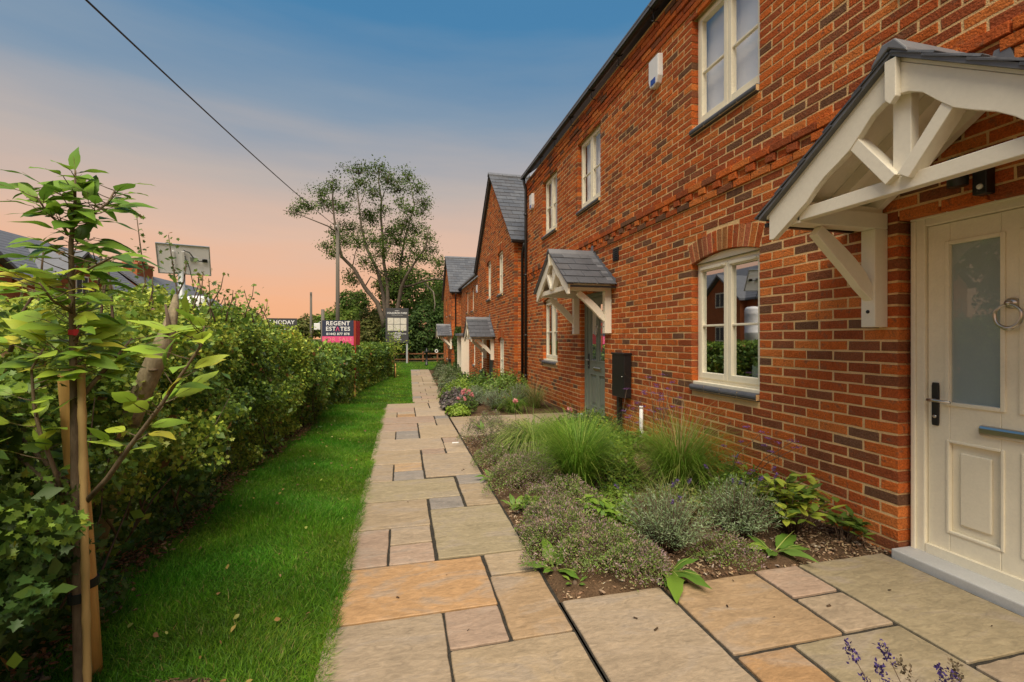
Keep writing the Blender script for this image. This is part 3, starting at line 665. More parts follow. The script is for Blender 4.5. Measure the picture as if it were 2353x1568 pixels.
def rank(bricks, F, n, excl=None):
    sc_ = []
    for i, b in enumerate(bricks):
        x, y, d = scr(F.P((b[0]+b[1])/2, (b[2]+b[3])/2, 0))
        if 0 < x < 1 and 0 < y < 1 and not (excl and excl(b)): sc_.append((-(b[1]-b[0])/d/d, i))
    sc_.sort(); return {i for _, i in sc_[:n]}
def dentils(mb):
    u = -2.0; i = 0
    while u < H1END-.1:
        if i % 2 == 0: brick_shape(mb, F1, u+.005, u+.1075, 2.85, 2.913, .03, .027)
        else: brick_shape(mb, F1, u+.005, u+.1075, 2.85, 2.913, .03, -.002)
        u += .1125; i += 1
    for w in ops1:
        if len(w) > 4: arch(F1, w, mb)
excl1 = lambda b: (b[0] > 1.2 and b[1] < 2.3 and 2.1 < b[2] < 2.8) or (b[1] < 1.75)
brick_objs(F1, br1, wall1, rank(br1, F1, 298, excl1), dentils)
for i, w in enumerate(W_LOW): window(h1, F1, w[0], w[1], w[2], w[3], w[4], vent=True)
for i, w in enumerate(W_UP): window(h1, F1, w[0], w[1], w[2], w[3], 0, blind=True, glass='glass_up')
dr1 = front_door(h1, F1, D1, 'cream', 'glass_door'); dr1['label'] = 'cream panelled front door with frosted panes and chrome ring knocker'
dr2 = front_door(h1, F1, D2, 'grey_green', 'glass_door'); dr2['label'] = 'grey-green panelled front door with tall glazed panes'
porch(h1, F1, 1.70, 0, 'canopy over the cream door'); porch(h1, F1, 6.94, 0, 'canopy over the grey-green door')
# shell of the house behind the front wall, with dark rooms
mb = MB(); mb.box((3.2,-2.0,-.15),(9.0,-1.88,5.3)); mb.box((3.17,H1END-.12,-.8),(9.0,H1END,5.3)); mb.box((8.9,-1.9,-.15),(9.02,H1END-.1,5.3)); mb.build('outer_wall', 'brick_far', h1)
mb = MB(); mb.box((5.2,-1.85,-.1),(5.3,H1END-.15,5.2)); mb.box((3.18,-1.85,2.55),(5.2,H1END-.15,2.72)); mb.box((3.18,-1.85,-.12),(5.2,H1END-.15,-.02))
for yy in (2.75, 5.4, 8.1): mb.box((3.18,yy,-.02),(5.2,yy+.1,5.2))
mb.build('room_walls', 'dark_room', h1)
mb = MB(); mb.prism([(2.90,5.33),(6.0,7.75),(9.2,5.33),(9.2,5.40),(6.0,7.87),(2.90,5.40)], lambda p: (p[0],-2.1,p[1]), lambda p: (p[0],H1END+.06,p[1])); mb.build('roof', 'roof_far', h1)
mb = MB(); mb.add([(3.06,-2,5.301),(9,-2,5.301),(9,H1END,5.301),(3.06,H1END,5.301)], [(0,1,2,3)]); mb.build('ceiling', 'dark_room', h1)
# gutter with brackets, downpipe
gp = [(2.955+.058*math.cos(a), 5.375+.058*math.sin(a)) for a in np.linspace(math.pi, 2*math.pi, 9)]+[(2.955+.050*math.cos(a), 5.378+.050*math.sin(a)) for a in np.linspace(2*math.pi, math.pi, 9)]
mb = MB(); mb.prism(gp, lambda p: (p[0],-2.1,p[1]), lambda p: (p[0],H1END+.03,p[1])); gut = mb.build('gutter', 'black_metal', h1)
yy = -1.5
while yy < H1END:
    mb = MB(); mb.tube([(3.03,yy,5.185),(2.93,yy,5.185)], .006, 6); mb.tube([(2.955,yy,5.18),(2.955,yy,5.32)], .006, 6); mb.tube([(2.955+.064*math.cos(a),yy,5.375+.064*math.sin(a)) for a in np.linspace(math.pi, 2*math.pi, 9)], .007, 6)
    mb.build('gutter_bracket', 'black_metal', gut); yy += .92
mb = MB(); mb.tube([(2.955,10.93,5.33),(2.955,10.93,5.22),(3.0,10.93,5.05),(3.0,10.93,4.9),(3.0,10.93,-.2)], .034, 10)
for zz in (4.4,2.9,1.4,.4): mb.tube([(3.0,10.93,zz),(3.0,10.93,zz+.05)], .043, 10)
mb.build('downpipe', 'black_metal', h1)

# things fixed to the near terrace
def alarm(y, label):
    t = thing('alarm_box', (3.05, y, 4.42), label, 'alarm box', 'alarm boxes under the eaves'); z0, z1 = 4.42, 4.79; hw = .115
    prof = [(-hw,z1),(hw,z1),(hw,z0+.10),(hw-.035,z0+.02),(0,z0),(-hw+.035,z0+.02),(-hw,z0+.10)]
    mb = MB(); mb.prism(prof, lambda p: (3.055, y+p[0], p[1]), lambda p: (2.985, y+p[0]*.93, z0+(p[1]-z0)*.97+.004)); bevel(mb.build('cover', 'white_plastic', t), .010, 3)
    mb = MB(); mb.prism([(-.05,z0+.035),(.05,z0+.035),(.05,z0+.105),(-.05,z0+.105)], lambda p: (2.992, y+p[0], p[1]), lambda p: (2.979, y+p[0], p[1])); mb.build('strobe_lens', 'blue_plastic', t)
    return t
alarm(5.0, 'white alarm box with blue lens beside the large upper window')
alarm(10.45, 'white alarm box high on the wall beside the downpipe')
t = thing('air_vent', (3.05, 6.1, 2.5), 'small black air vent in the brick wall beside the canopy', 'vent')
mb = MB(); mb.box((3.035,6.03,2.49),(3.07,6.19,2.68)); mb.build('grille_frame', 'black', t)
for i in range(6): mb = MB(); mb.bar((3.028,6.04,2.508+i*.029),(3.028,6.18,2.508+i*.029),.014,.006); mb.build('louvre', 'black_metal', t)
t = thing('meter_box', (2.97, 5.82, 0), 'tall black meter cabinet on a post against the brick wall', 'meter box')
bevel(box('cabinet', (2.915,5.62,.54), (3.03,5.98,1.14), 'black', t), .012, 3); bevel(box('lid', (2.905,5.61,1.13), (3.035,5.99,1.155), 'black', t), .006)
box('post', (2.945,5.83,-.1), (3.005,5.89,.545), 'black', t, .004); mb = MB(); mb.tube([(2.916,5.67,.83),(2.908,5.67,.83)], .009, 10); mb.build('lock', 'chrome', t)
t = thing('white_pipe', (3.0, 5.28, 0), 'short white plastic pipe standing against the brick wall', 'pipe')
mb = MB(); mb.tube([(2.99,5.29,-.05),(2.99,5.29,.47)], .024, 12); mb.build('pipe', 'white_plastic', t); mb = MB(); mb.tube([(2.99,5.29,.46),(2.99,5.29,.485)], .028, 12); mb.build('cap', 'white_plastic', t); mb = MB(); mb.tube([(2.99,5.29,.12),(2.99,5.29,.17)], .030, 12); mb.build('collar', 'white_plastic', t)
t = thing('wall_lamp', (3.05, 1.76, 2.12), 'black wall lamp with sensor above the cream door', 'lamp')
mb = MB(); mb.box((2.985,1.735,2.125),(3.05,1.80,2.32)); bevel(mb.build('back_box', 'black', t), .006); mb = MB(); mb.tube([(2.955,1.845,2.19),(2.955,1.845,2.34)], .045, 16); mb.build('lamp_barrel', 'black', t); mb = MB(); mb.tube([(2.986,1.765,2.165),(2.976,1.765,2.165)], [.016,.011], 12); mb.build('sensor', 'white_plastic', t)
t = thing('vase', (3.30, 3.62, .90), 'pale green vase with a leafy plant behind the ground floor window pane', 'vase')
box('inner_sill', (3.19,3.36,.86), (3.42,4.34,.90), 'white_plastic', h1)
mb = MB(); mb.lathe((3.30,3.62,.90), [(.055,0),(.075,.02),(.082,.12),(.078,.20),(.060,.225),(.058,.22)], 20); mb.build('vase_body', 'pot', t)
n = 260; d = unit(rs.normal(size=(n,3))+np.array([0,0,.6])); P_ = np.array([3.30,3.62,1.22])+d*rs.uniform(.02,.17,(n,1))*np.array([.8,1,1.1]); pmesh('plant_leaves', [scatter(*L_OV, frames(d+rs.normal(size=(n,3))*.5), rs.uniform(.04,.07,n), P_, tints(n, [(.05,.09,.02),(.08,.12,.03)]))], 'leaf', t)
mb = MB(); 
for i in range(6): a = i*1.05; mb.tube([(3.30,3.62,1.08),(3.30+.04*math.cos(a),3.62+.05*math.sin(a),1.22),(3.30+.08*math.cos(a),3.62+.1*math.sin(a),1.32)], .004, 5)
mb.build('stem', 'twig', t)

# ------------------------------------------------------------------ lower houses beyond
def gable_house(root, X, y0, y1, eave, apex, wins_up, wins_low, nlow_door, keepn, ret_to, porch_y=None, porch_dz=-.75, roof_x1=8.0, slates=1.9, sl_expo=.23, sl_w=.30):
    F = WallF('x', X); ym = (y0+y1)/2; sl = (apex-eave)/(ym-y0)
    def top(z): return (y0, y1) if z < eave else (y0+(z-eave)/sl+.01, y1-(z-eave)/sl-.01)
    ops = [(a, b, c-.10, d, .06) for a, b, c, d in wins_up+wins_low]
    if nlow_door is not None: ops.append((nlow_door-.48, nlow_door+.50, LOW-.2, LOW+2.125))
    bs = wall_bricks(F, y0, y1, -1.05, apex, ops, top=top, phase=y0)
    wl = mortar(F, y0+.01, y1-.01, -1.05, eave, ops, root, top=[(y0+.01, eave), (y1-.01, eave), (ym, apex-.02)])
    Fr = WallF('y', y0); rb = wall_bricks(Fr, X+.105, ret_to, -1.05, eave, [], phase=X)
    def extra(mb):
        for w in ops:
            if len(w) > 4: arch(F, w, mb)
        for b in rb: brick_shape(mb, Fr, *b)
    brick_objs(F, bs, wl, rank(bs, F, keepn), extra)
    mb = MB(); mb.box((X+.11, y0+.006, -1.05), (roof_x1, y0+.12, eave)); mb.build('return_wall', 'mortar', root)
    mb = MB(); mb.box((X+.121, y1-.12, -1.05), (roof_x1, y1, eave)); mb.box((roof_x1-.1, y0+.12, -1.05), (roof_x1, y1-.12, eave)); mb.build('outer_wall', 'brick_far', root)
    mb = MB(); mb.box((X+1.4, y0+.13, -1.0), (X+1.5, y1-.13, eave)); mb.build('room_walls', 'dark_room', root)
    for a, b, c, d in wins_up+wins_low: window(root, F, a, b, c, d, .06, blind=True, small=(b-a) < .5)
    if nlow_door is not None: front_door(root, F, nlow_door, 'grey_green', 'glass_door', z0=LOW, full=False, knock=False)
    if porch_y is not None: porch(root, F, porch_y, porch_dz)
    ov = .16; ye0, ye1 = y0-ov, y1+ov; ze = eave-ov*sl; zr = apex+.03
    mb = MB(); mb.prism([(ye0, ze), (ym, zr), (ye1, ze), (ye1, ze+.05), (ym, zr+.06), (ye0, ze+.05)], lambda p: (X-.10, p[0], p[1]), lambda p: (roof_x1, p[0], p[1])); roof = mb.build('roof', 'roof_far', root)
    e = Vector((X-.13, ye0-.03, ze+.035)); u = Vector((0, ym-ye0+.03, zr+.05-ze-.03)); slate_slope(roof, e, u, (1,0,0), u.length, slates, sl_expo, sl_w)
    e2 = Vector((X-.13, ye1+.03, ze+.035)); u2 = Vector((0, -(ye1+.03-ym), zr+.05-ze-.03)); slate_slope(roof, e2, u2, (1,0,0), u2.length, .62, sl_expo, sl_w)
    x = X-.14
    while x < X+slates-.2:
        mb = MB(); mb.prism([(-.10,-.075),(0,.012),(.10,-.075),(.10,-.05),(0,.04),(-.10,-.05)], lambda p: (x, ym+p[0], zr+.09+p[1]), lambda p: (x+.44, ym+p[0], zr+.09+p[1])); mb.build('ridge_tile', 'lead', roof); x += .45
    g = [(ye0-.05+.05*math.cos(a), ze+.02+.05*math.sin(a)) for a in np.linspace(math.pi, 2*math.pi, 8)]
    mb = MB(); mb.prism(g, lambda p: (X-.12, p[0], p[1]), lambda p: (min(ret_to, X+.9), p[0], p[1])); mb.build('gutter', 'black_metal', root)
    px_ = X+.20; mb = MB(); mb.tube([(px_, ye0-.05, ze), (px_, ye0-.05, ze-.10), (px_, y0-.05, ze-.26), (px_, y0-.05, -1.0)], .034, 10); mb.build('downpipe', 'black_metal', root)
    for a, b in ((ye0, ym), (ye1, ym)):
        mb = MB(); mb.prism([(a, ze-.03), (b, zr-.03), (b, zr+.035), (a, ze+.03)], lambda p: (X-.06, p[0], p[1]), lambda p: (X-.035, p[0], p[1])); mb.build('verge_board', 'black_metal', root)
    return wl
h2 = thing('brick_house', (2.77, 14, LOW), 'red brick gabled house with slate roof abutting the long brick house', 'house', 'brick houses along the path')
gable_house(h2, 2.77, 11.2, 16.9, 3.90, 6.40, [(12.52,13.28,2.66,3.82),(14.30,15.05,2.66,3.82)], [(12.40,13.20,.20,1.32),(15.75,16.4,.20,1.32)], 14.45, 300, 3.25, 14.45)
h3 = thing('brick_house', (3.1, 20, LOW), 'low red brick wing with flat cream porch, recessed between two gabled houses', 'house', 'brick houses along the path')
F3 = WallF('x', 3.1); w3 = [(20.0,20.68,2.62,3.60),(21.75,22.4,2.62,3.60),(18.0,18.7,.20,1.32),(19.6,20.3,.20,1.32)]
ops3 = [(a, b, c-.10, d) for a, b, c, d in w3]+[(21.7,22.66,LOW-.2,LOW+2.125)]
wl3 = mortar(F3, 16.9, 24.4, -1.05, 3.95, ops3, h3); b3 = wall_bricks(F3, 16.9, 24.4, -1.05, 3.93, ops3, phase=16.9)
brick_objs(F3, b3, wl3, set())
for a, b, c, d in w3: window(h3, F3, a, b, c, d, 0, blind=True)
front_door(h3, F3, 22.16, 'cream', 'glass_door', z0=LOW, full=False, knock=False)

for yy in (21.35, 22.88): box('porch_side', (2.72,yy,LOW-.2), (3.094,yy+.07,1.46), 'cream_wood', h3, .004)
box('porch_roof', (2.62,21.25,1.461), (3.098,23.05,1.58), 'lead', h3, .01)
mb = MB(); mb.prism([(2.93,3.96),(6.0,6.3),(9.0,3.96),(9.0,4.03),(6.0,6.4),(2.93,4.03)], lambda p: (p[0],16.91,p[1]), lambda p: (p[0],24.39,p[1])); mb.build('roof', 'roof_far', h3)
mb = MB(); mb.box((4.5,16.95,-1),(4.6,24.35,3.9)); mb.box((8.9,16.9,-1.05),(9.0,24.4,3.95)); mb.build('room_walls', 'dark_room', h3)
mb = MB(); mb.prism([(2.99+.05*math.cos(a), 3.97+.05*math.sin(a)) for a in np.linspace(math.pi, 2*math.pi, 8)], lambda p: (p[0],16.95,p[1]), lambda p: (p[0],24.38,p[1])); mb.build('gutter', 'black_metal', h3)
t = thing('alarm_box', (3.1, 18.9, 3.25), 'small white alarm box on the low brick wing', 'alarm box', 'alarm boxes under the eaves'); bevel(box('cover', (3.04,18.78,3.25), (3.105,19.02,3.58), 'white_plastic', t), .02, 2); box('strobe_lens', (3.03,18.85,3.28), (3.05,18.95,3.34), 'blue_plastic', t)
h4 = thing('brick_house', (2.6, 27, LOW), 'far red brick gabled house with slate roof at the end of the terrace', 'house', 'brick houses along the path')
gable_house(h4, 2.6, 24.42, 29.2, 3.90, 6.0, [(24.95,25.6,2.66,3.62),(27.0,27.65,2.66,3.62)], [(26.6,27.3,.15,1.30)], None, 0, 3.10, 25.0, -.66, 8.0, 2.7, .24, .32)
# low black meter boxes outside the lower houses
for (xx, yy, lab) in ((2.70,15.35,'low black meter post beside the small gabled canopy'),(2.52,24.75,'low black meter post beside the far house canopy')):
    t = thing('meter_post', (xx, yy, LOW), lab, 'meter box', 'black meter posts'); bevel(box('cabinet', (xx-.06,yy-.17,LOW+.35), (xx+.05,yy+.17,LOW+.98), 'black', t), .012); box('post', (xx-.03,yy-.03,LOW-.1), (xx+.02,yy+.03,LOW+.36), 'black', t)

# ------------------------------------------------------------------ houses across the road (left, beyond the hedge; also what the windows mirror)
def far_house(name, label, xr, y0, y1, xe, zr, ze, gables, chimney=None, wall_x=None):
    t = thing(name, (xe, (y0+y1)/2, 0), label, 'house', 'houses beyond the hedge'); xb = 2*xr-xe; wx = xe-.35
    box('wall', (xb+.4, y0+.2, -.8), (wx, y1-.2, ze+.15), 'brick_far', t)
    for yy in (y0+.2, y1-.32):
        mb = MB(); mb.prism([(xb+.4, ze+.14), (wx, ze+.14), (xr, zr-.25)], lambda p: (p[0], yy, p[1]), lambda p: (p[0], yy+.12, p[1])); mb.build('gable_wall', 'brick_far', t)
    mb = MB(); mb.prism([(xe, ze), (xr, zr), (xb, ze), (xb, ze+.12), (xr, zr+.14), (xe, ze+.12)], lambda p: (p[0], y0, p[1]), lambda p: (p[0], y1, p[1])); rf = mb.build('roof', 'roof_far', t)
    # raised slate courses
    n = 15; dx, dz = (xr-xe)/n, (zr-ze)/n; mb = MB()
    for i in range(n): mb.prism([(xe+dx*i-.02, ze+.10+dz*i), (xe+dx*(i+1), ze+.145+dz*(i+1)), (xe+dx*(i+1), ze+.125+dz*(i+1)), (xe+dx*i-.02, ze+.16+dz*i)][::1], lambda p: (p[0], y0-.02, p[1]), lambda p: (p[0], y1+.02, p[1]))
    mb.build('slate_courses', 'roof_far', rf)
    for (gy, gw, gx, gzr) in gables:
        s = (gzr-ze)/gw
        mb = MB(); mb.prism([(gy-gw+.25, -.8), (gy+gw-.25, -.8), (gy+gw-.25, ze+.1), (gy, gzr-.15), (gy-gw+.25, ze+.1)], lambda p: (gx-.3, p[0], p[1]), lambda p: (wx-.5, p[0], p[1])); mb.build('gable_wing', 'brick_far', t)
        mb = MB(); mb.prism([(gy-gw, ze-.02), (gy, gzr), (gy+gw, ze-.02), (gy+gw, ze+.12), (gy, gzr+.16), (gy-gw, ze+.12)], lambda p: (gx, p[0], p[1]), lambda p: (xr+(xe-xr)*.1, p[0], p[1])); mb.build('gable_roof', 'roof_far', t)
        for yy, zz in ((gy-.5,3.6),(gy-.5,1.1)):
            f = box('window', (gx-.31, yy, zz), (gx-.27, yy+1.0, zz+1.1), 'cream', t); f2 = MB().box((gx-.275,yy+.08,zz+.08),(gx-.262,yy+.46,zz+1.02)).build('pane', 'dark_room', f); MB().box((gx-.275,yy+.54,zz+.08),(gx-.262,yy+.92,zz+1.02)).build('pane', 'dark_room', f)
    if chimney:
        cy, ct, w = chimney; c = box('chimney', (xr-.5, cy-w/2, zr-1.6), (xr+.4, cy+w/2, ct-.5), 'brick_far', t); MB().box((xr-.57,cy-w/2-.08,ct-.5),(xr+.47,cy+w/2+.08,ct-.36)).build('chimney_cap', 'terracotta', c)
        for i in range(4): mb = MB(); mb.lathe((xr-.05, cy-w/2+w*(i+.5)/4, ct-.36), [(.13,0),(.11,.30),(.13,.32),(.12,.36)], 10); mb.build('chimney_pot', 'terracotta', c)
    return t
far_house('far_house', 'red brick house with grey slate roof and front gables rising behind the hedge', -20, 17.5, 36.5, -16.9, 6.75, 4.0, [(20.9,3.3,-15.9,6.0),(29.2,2.3,-16.4,5.9)])
far_house('far_house', 'pale roofed house with a wide brick chimney and clay pots behind the hedge', -20, 38.5, 52, -16.9, 6.3, 3.9, [], (41.6, 7.5, 2.3))

# ------------------------------------------------------------------ things in the distance
# site board, rail fence, black post, ring
t = thing('site_board', (.28, 39.2, LOW), 'tall grey site board with six small pictures and white lettering on posts', 'sign')
bx0, bx1, by = -1.30, .55, 39.2; bz0, bz1 = .95, 3.85
bd = box('board', (bx0,by-.03,bz0), (bx1,by+.03,bz1), 'board_grey', t)
for xx in (bx0+.12, bx1-.12): box('post', (xx-.07,by+.031,LOW-.2), (xx+.07,by+.16,bz1-.1), 'galv', t)
def text(s, size, c, parent, m, rot=(R(90),0,0), name='lettering', spacing=1.0, bold=0, sx=1):
    cu = bpy.data.curves.new('t', 'FONT'); cu.body = s; cu.size = size; cu.align_x = 'CENTER'; cu.align_y = 'CENTER'; cu.space_character = spacing; cu.offset = bold; cu.extrude = .002; cu.resolution_u = 3
    o = bpy.data.objects.new('t', cu); COL.objects.link(o); bpy.context.view_layer.update(); me = bpy.data.meshes.new_from_object(o.evaluated_get(bpy.context.evaluated_depsgraph_get())); bpy.data.objects.remove(o)
    me.materials.clear(); me.materials.append(M[m]); me.name = name; q = link(name, me, parent, c); q.rotation_euler = rot; q.scale = (sx,1,1); return q
bc = (bx0+bx1)/2
text('HOMES AT', .075, (bc,by-.036,3.62), bd, 'print', bold=.002); text('COULDRON YARD', .205, (bc,by-.036,3.43), bd, 'print', bold=.003, sx=.92); text('A NEW COLLECTION OF HOMES', .06, (bc,by-.036,3.26), bd, 'print')
for i in range(3):
    for j in range(2): MB().box((bx0+.16+i*.52,by-.037,2.52-j*.55),(bx0+.16+i*.52+.48,by-.031,3.03-j*.55)).build('picture', 'picture', bd)
for i, (s_, z) in enumerate((('COMING SOON',1.80),('TWO AND THREE BEDROOM HOMES',1.70),('FOR SALE HERE',1.58),('TELEPHONE',1.47),('01442 877 878',1.37),('REGENT ESTATES',1.22))): text(s_, .088, (bc,by-.036,z), bd, 'print', bold=.003)
t = thing('rail_fence', (1, 40.5, LOW), 'brown timber post and rail fence in front of the dark bushes', 'fence')
for i in range(7): box('fence_post', (-3.2+i*1.25-.06,40.44,LOW-.2), (-3.2+i*1.25+.06,40.56,LOW+.92), 'fence_wood', t)
for zz in (.27,.74):
    for i in range(6): MB().box((-3.2+i*1.25+.01,40.39,LOW+zz-.05),(-3.2+(i+1)*1.25-.01,40.435,LOW+zz+.05)).build('rail', 'fence_wood', t)
t = thing('pump_post', (1.86, 35.6, LOW), 'slim black post with a spout on the lawn at the end of the path', 'post')
mb = MB(); mb.lathe((1.86,35.6,LOW), [(.13,0),(.13,.08),(.085,.10),(.085,.95),(.12,.98),(.12,1.08),(.07,1.16),(.03,1.34)], 14); mb.build('post', 'black', t); mb = MB(); mb.tube([(1.86,35.6,LOW+1.02),(1.70,35.55,LOW+1.03),(1.60,35.5,LOW+.92)], .04, 8); mb.build('spout', 'black', t); mb = MB(); mb.tube([(1.9,35.6,LOW+1.1),(2.05,35.6,LOW+1.18),(2.14,35.6,LOW+.75)], .025, 8); mb.build('pump_handle', 'black', t)
t = thing('ring_stake', (2.75, 36.0, LOW), 'white ring hanging on a leaning stake by the rail fence', 'ring')
mb = MB(); mb.tube([(2.95,36.0,LOW-.1),(2.78,36.0,LOW+.55),(2.62,36.0,LOW+1.25)], .02, 8); mb.build('stake', 'fence_wood', t); mb = MB(); mb.tube([(2.64+.105*math.cos(a),35.97,LOW+1.08+.105*math.sin(a)) for a in np.linspace(0, 2*math.pi, 25)], .032, 8); mb.build('ring', 'white_plastic', t)
# for-sale sign on its red post at the hedge
sx1, sy = -1.64, 17.3
t = thing('sale_sign', (sx1, sy, LOW), 'navy and pink estate agent for-sale sign above the hedge on a red topped post', 'sign')
box('post', (sx1-.035,sy-.035,LOW-.1), (sx1+.035,sy+.035,LOW+.45), 'stake', t); box('post', (sx1-.035,sy-.035,LOW+.451), (sx1+.035,sy+.035,1.98), 'red_paint', t)
b1 = box('board', (sx1-1.10,sy-.05,1.42), (sx1-.04,sy-.036,1.99), 'navy', t); box('sale_strip', (sx1-1.10,sy-.052,1.10), (sx1-.04,sy-.036,1.42), 'pink', t)
mb = MB(); mb.add([(sx1-.036,sy-.052,1.10),(sx1+.12,sy+.65,1.10),(sx1+.12,sy+.65,1.99),(sx1-.036,sy-.052,1.99),(sx1-.05,sy-.036,1.10),(sx1+.10,sy+.66,1.10),(sx1+.10,sy+.66,1.99),(sx1-.05,sy-.036,1.99)], [(0,1,2,3),(7,6,5,4),(0,4,5,1),(3,2,6,7),(1,5,6,2),(0,3,7,4)]); mb.build('side_board', 'red_edge', t)
sc0 = sx1-.57; text('REGENT', .20, (sc0,sy-.054,1.875), b1, 'print', bold=.004, spacing=1.12); text('EST  TES', .20, (sc0,sy-.054,1.68), b1, 'print', bold=.004, spacing=1.12); text('01442 877 878', .115, (sc0,sy-.054,1.50), b1, 'print', bold=.003, spacing=1.12); text('FOR SALE', .19, (sc0,sy-.056,1.30), b1, 'pink_print', spacing=1.25)
mb = MB(); mb.prism([(-.068,1.605),(-.045,1.605),(-.002,1.728),(.041,1.605),(.064,1.605),(.009,1.758),(-.013,1.758)], lambda p: (sc0-.01+p[0],sy-.057,p[1]), lambda p: (sc0-.01+p[0],sy-.051,p[1])); mb.build('lettering', 'pink', b1)
# dark name board far behind the hedge
t = thing('name_board', (-6.9, 30, LOW), 'dark grey board lettered in white with a yellow strip, half hidden by the hedge', 'sign')
nb = box('board', (-7.9,30,1.70), (-6.2,30.05,2.55), 'board_grey', t); box('strip', (-7.9,30.002,1.40), (-6.2,30.048,1.70), 'yellow', t); text('THODAY', .33, (-7.02,29.993,2.30), nb, 'print', bold=.004); text('HOMES', .22, (-7.2,29.993,1.93), nb, 'print', bold=.004)
for xx in (-7.75,-6.35): box('post', (xx-.05,30.051,LOW-.1), (xx+.05,30.15,2.45), 'galv', t)
# telegraph poles, overhead line
PT = (-4.12, 32.0)
t = thing('telegraph_pole', (*PT, LOW), 'tall grey wooden telegraph pole carrying the overhead line', 'pole')
mb = MB(); mb.tube([(*PT,LOW-.3),(*PT,4.0),(*PT,8.9)], [.15,.125,.10], 12); mb.build('pole', 'pole_wood', t)
mb = MB(); mb.bar((PT[0]-.05,32.0-.5,8.55),(PT[0]-.05,32.0+.5,8.55),.08,.10); mb.build('cross_arm', 'pole_wood', t)
for yy in (-.4,.4): mb = MB(); mb.lathe((PT[0]-.05,32+yy,8.6), [(.03,0),(.045,.05),(.03,.10),(.02,.12)], 8); mb.build('insulator', 'white_plastic', t)
a = Vector((PT[0]-.05,31.6,8.66)); b = Vector((-4.69,8.96,7.0)); c_ = a+(b-a)*1.75
pts = [a+(c_-a)*k-Vector((0,0,1.0*4*k*(1-k)*.42)) for k in np.linspace(0, 1, 40)]
b2 = pts[23]; mb = MB(); mb.tube([p for p in pts], .017, 6); tag(mb.build('overhead_line', 'black'), 'black overhead line running from the telegraph pole over the hedge', 'cable')
t = thing('thin_pole', (-7.2, 40, LOW), 'thin dark pole standing alone above the far bushes', 'pole'); mb = MB(); mb.tube([(-7.2,40,LOW-.3),(-7.2,40,5.1)], [.11,.085], 10); mb.build('pole', 'pole_wood', t); mb = MB(); mb.bar((-7.2,39.8,4.95),(-7.2,40.2,4.95),.06,.06); mb.build('cross_arm', 'pole_wood', t)
t = thing('box_post', (-5.2, 33, LOW), 'pale post carrying a small white box beside the for-sale sign', 'post'); mb = MB(); mb.tube([(-5.2,33,LOW-.3),(-5.2,33,3.3)], .11, 10); mb.build('post', 'pole_wood', t); bevel(box('box', (-5.75,32.9,1.9), (-5.35,33.1,2.35), 'white_plastic', t), .03); mb = MB(); mb.tube([(-5.5,33,2.35),(-5.35,33,2.45),(-5.2,33,2.45)], .03, 6); mb.build('arm', 'galv', t)
# solar panel mast
cx_, cy_ = -5.02, 12.5
t = thing('solar_mast', (cx_, cy_, -.3), 'white solar panel seen from behind on a grey mast above the hedge', 'solar panel')
mb = MB(); mb.tube([(cx_-.12,cy_,-1.0),(cx_-.12,cy_,3.35)], .075, 14); mb.build('mast', 'galv', t)
ux = Vector((.95,.28,.0)).normalized(); uz = Vector((.10,-.42,.90)).normalized(); pc = Vector((cx_,cy_-.16,3.22)); nn = ux.cross(uz).normalized()
q = lambda a, b, c: tuple(pc+ux*a+uz*b+nn*c)
def pbox(name, a0, a1, b0, b1, c0, c1, m):
    mb = MB(); mb.add([q(a0,b0,c0),q(a1,b0,c0),q(a1,b1,c0),q(a0,b1,c0),q(a0,b0,c1),q(a1,b0,c1),q(a1,b1,c1),q(a0,b1,c1)], [(0,3,2,1),(4,5,6,7),(0,1,5,4),(1,2,6,5),(2,3,7,6),(3,0,4,7)]); return mb.build(name, m, t)
pn = pbox('panel', -.50,.50,-.36,.36,-.006,.006,'panel_back')
for a0,a1,b0,b1 in ((-.52,.52,.34,.365),(-.52,.52,-.365,-.34),(-.52,-.497,-.34,.34),(.497,.52,-.34,.34)): pbox('panel_frame', a0,a1,b0,b1,-.02,.022,'alu')
for a0 in (-.22,-.03): pbox('bracket', a0,a0+.045,-.18,.20,.010,.045,'white_plastic')
pbox('junction_box', .12,.24,-.02,.08,.007,.04,'alu'); pbox('connector', .36,.46,-.02,.05,.012,.05,'black')
mb = MB(); mb.tube([q(.0,.24,.04),q(.12,.20,.06),q(.20,.06,.06),q(.30,.0,.06),q(.38,.01,.04)], .012, 6); mb.tube([q(.02,.1,.03),q(.10,-.18,.08),q(.14,-.5,.10),q(.16,-.75,.1)], .010, 6); mb.build('cable', 'black', t)
mb = MB(); mb.lathe((cx_+.24,cy_-.02,1.5), [(.20,-.35),(.26,-.33),(.26,.0),(.265,.01),(.265,.05),(.26,.06),(.26,.60),(.265,.62),(.265,.66),(.26,.68),(.26,.76),(.25,.80),(.20,.86),(.05,.88)], 20); mb.build('cabinet', 'panel_back', t)

# ------------------------------------------------------------------ planting
def dpx(x, y, d):
    """world point seen at picture position (x, y) of a 2353 px wide print, d metres along the view axis: used to read sizes off the photo"""
    S_, C_ = math.sin(YAW), math.cos(YAW); xc = (x-1176.5)/1046*d
    return Vector((d*S_+xc*C_, d*C_-xc*S_, 1.36-(y-777)/1046*d))
def sn(p, f, s=0):
    """cheap smooth noise in -1..1 for (n,3) points"""
    x, y, z = p[:,0]*f+s, p[:,1]*f+1.7*s, p[:,2]*f-.6*s
    return (np.sin(x*1.3+1.1*np.sin(y*.9+z))+np.sin(y*1.7+1.3*np.sin(z*1.1-x))+np.sin(z*1.9+.9*np.sin(x*1.2+y)))/3
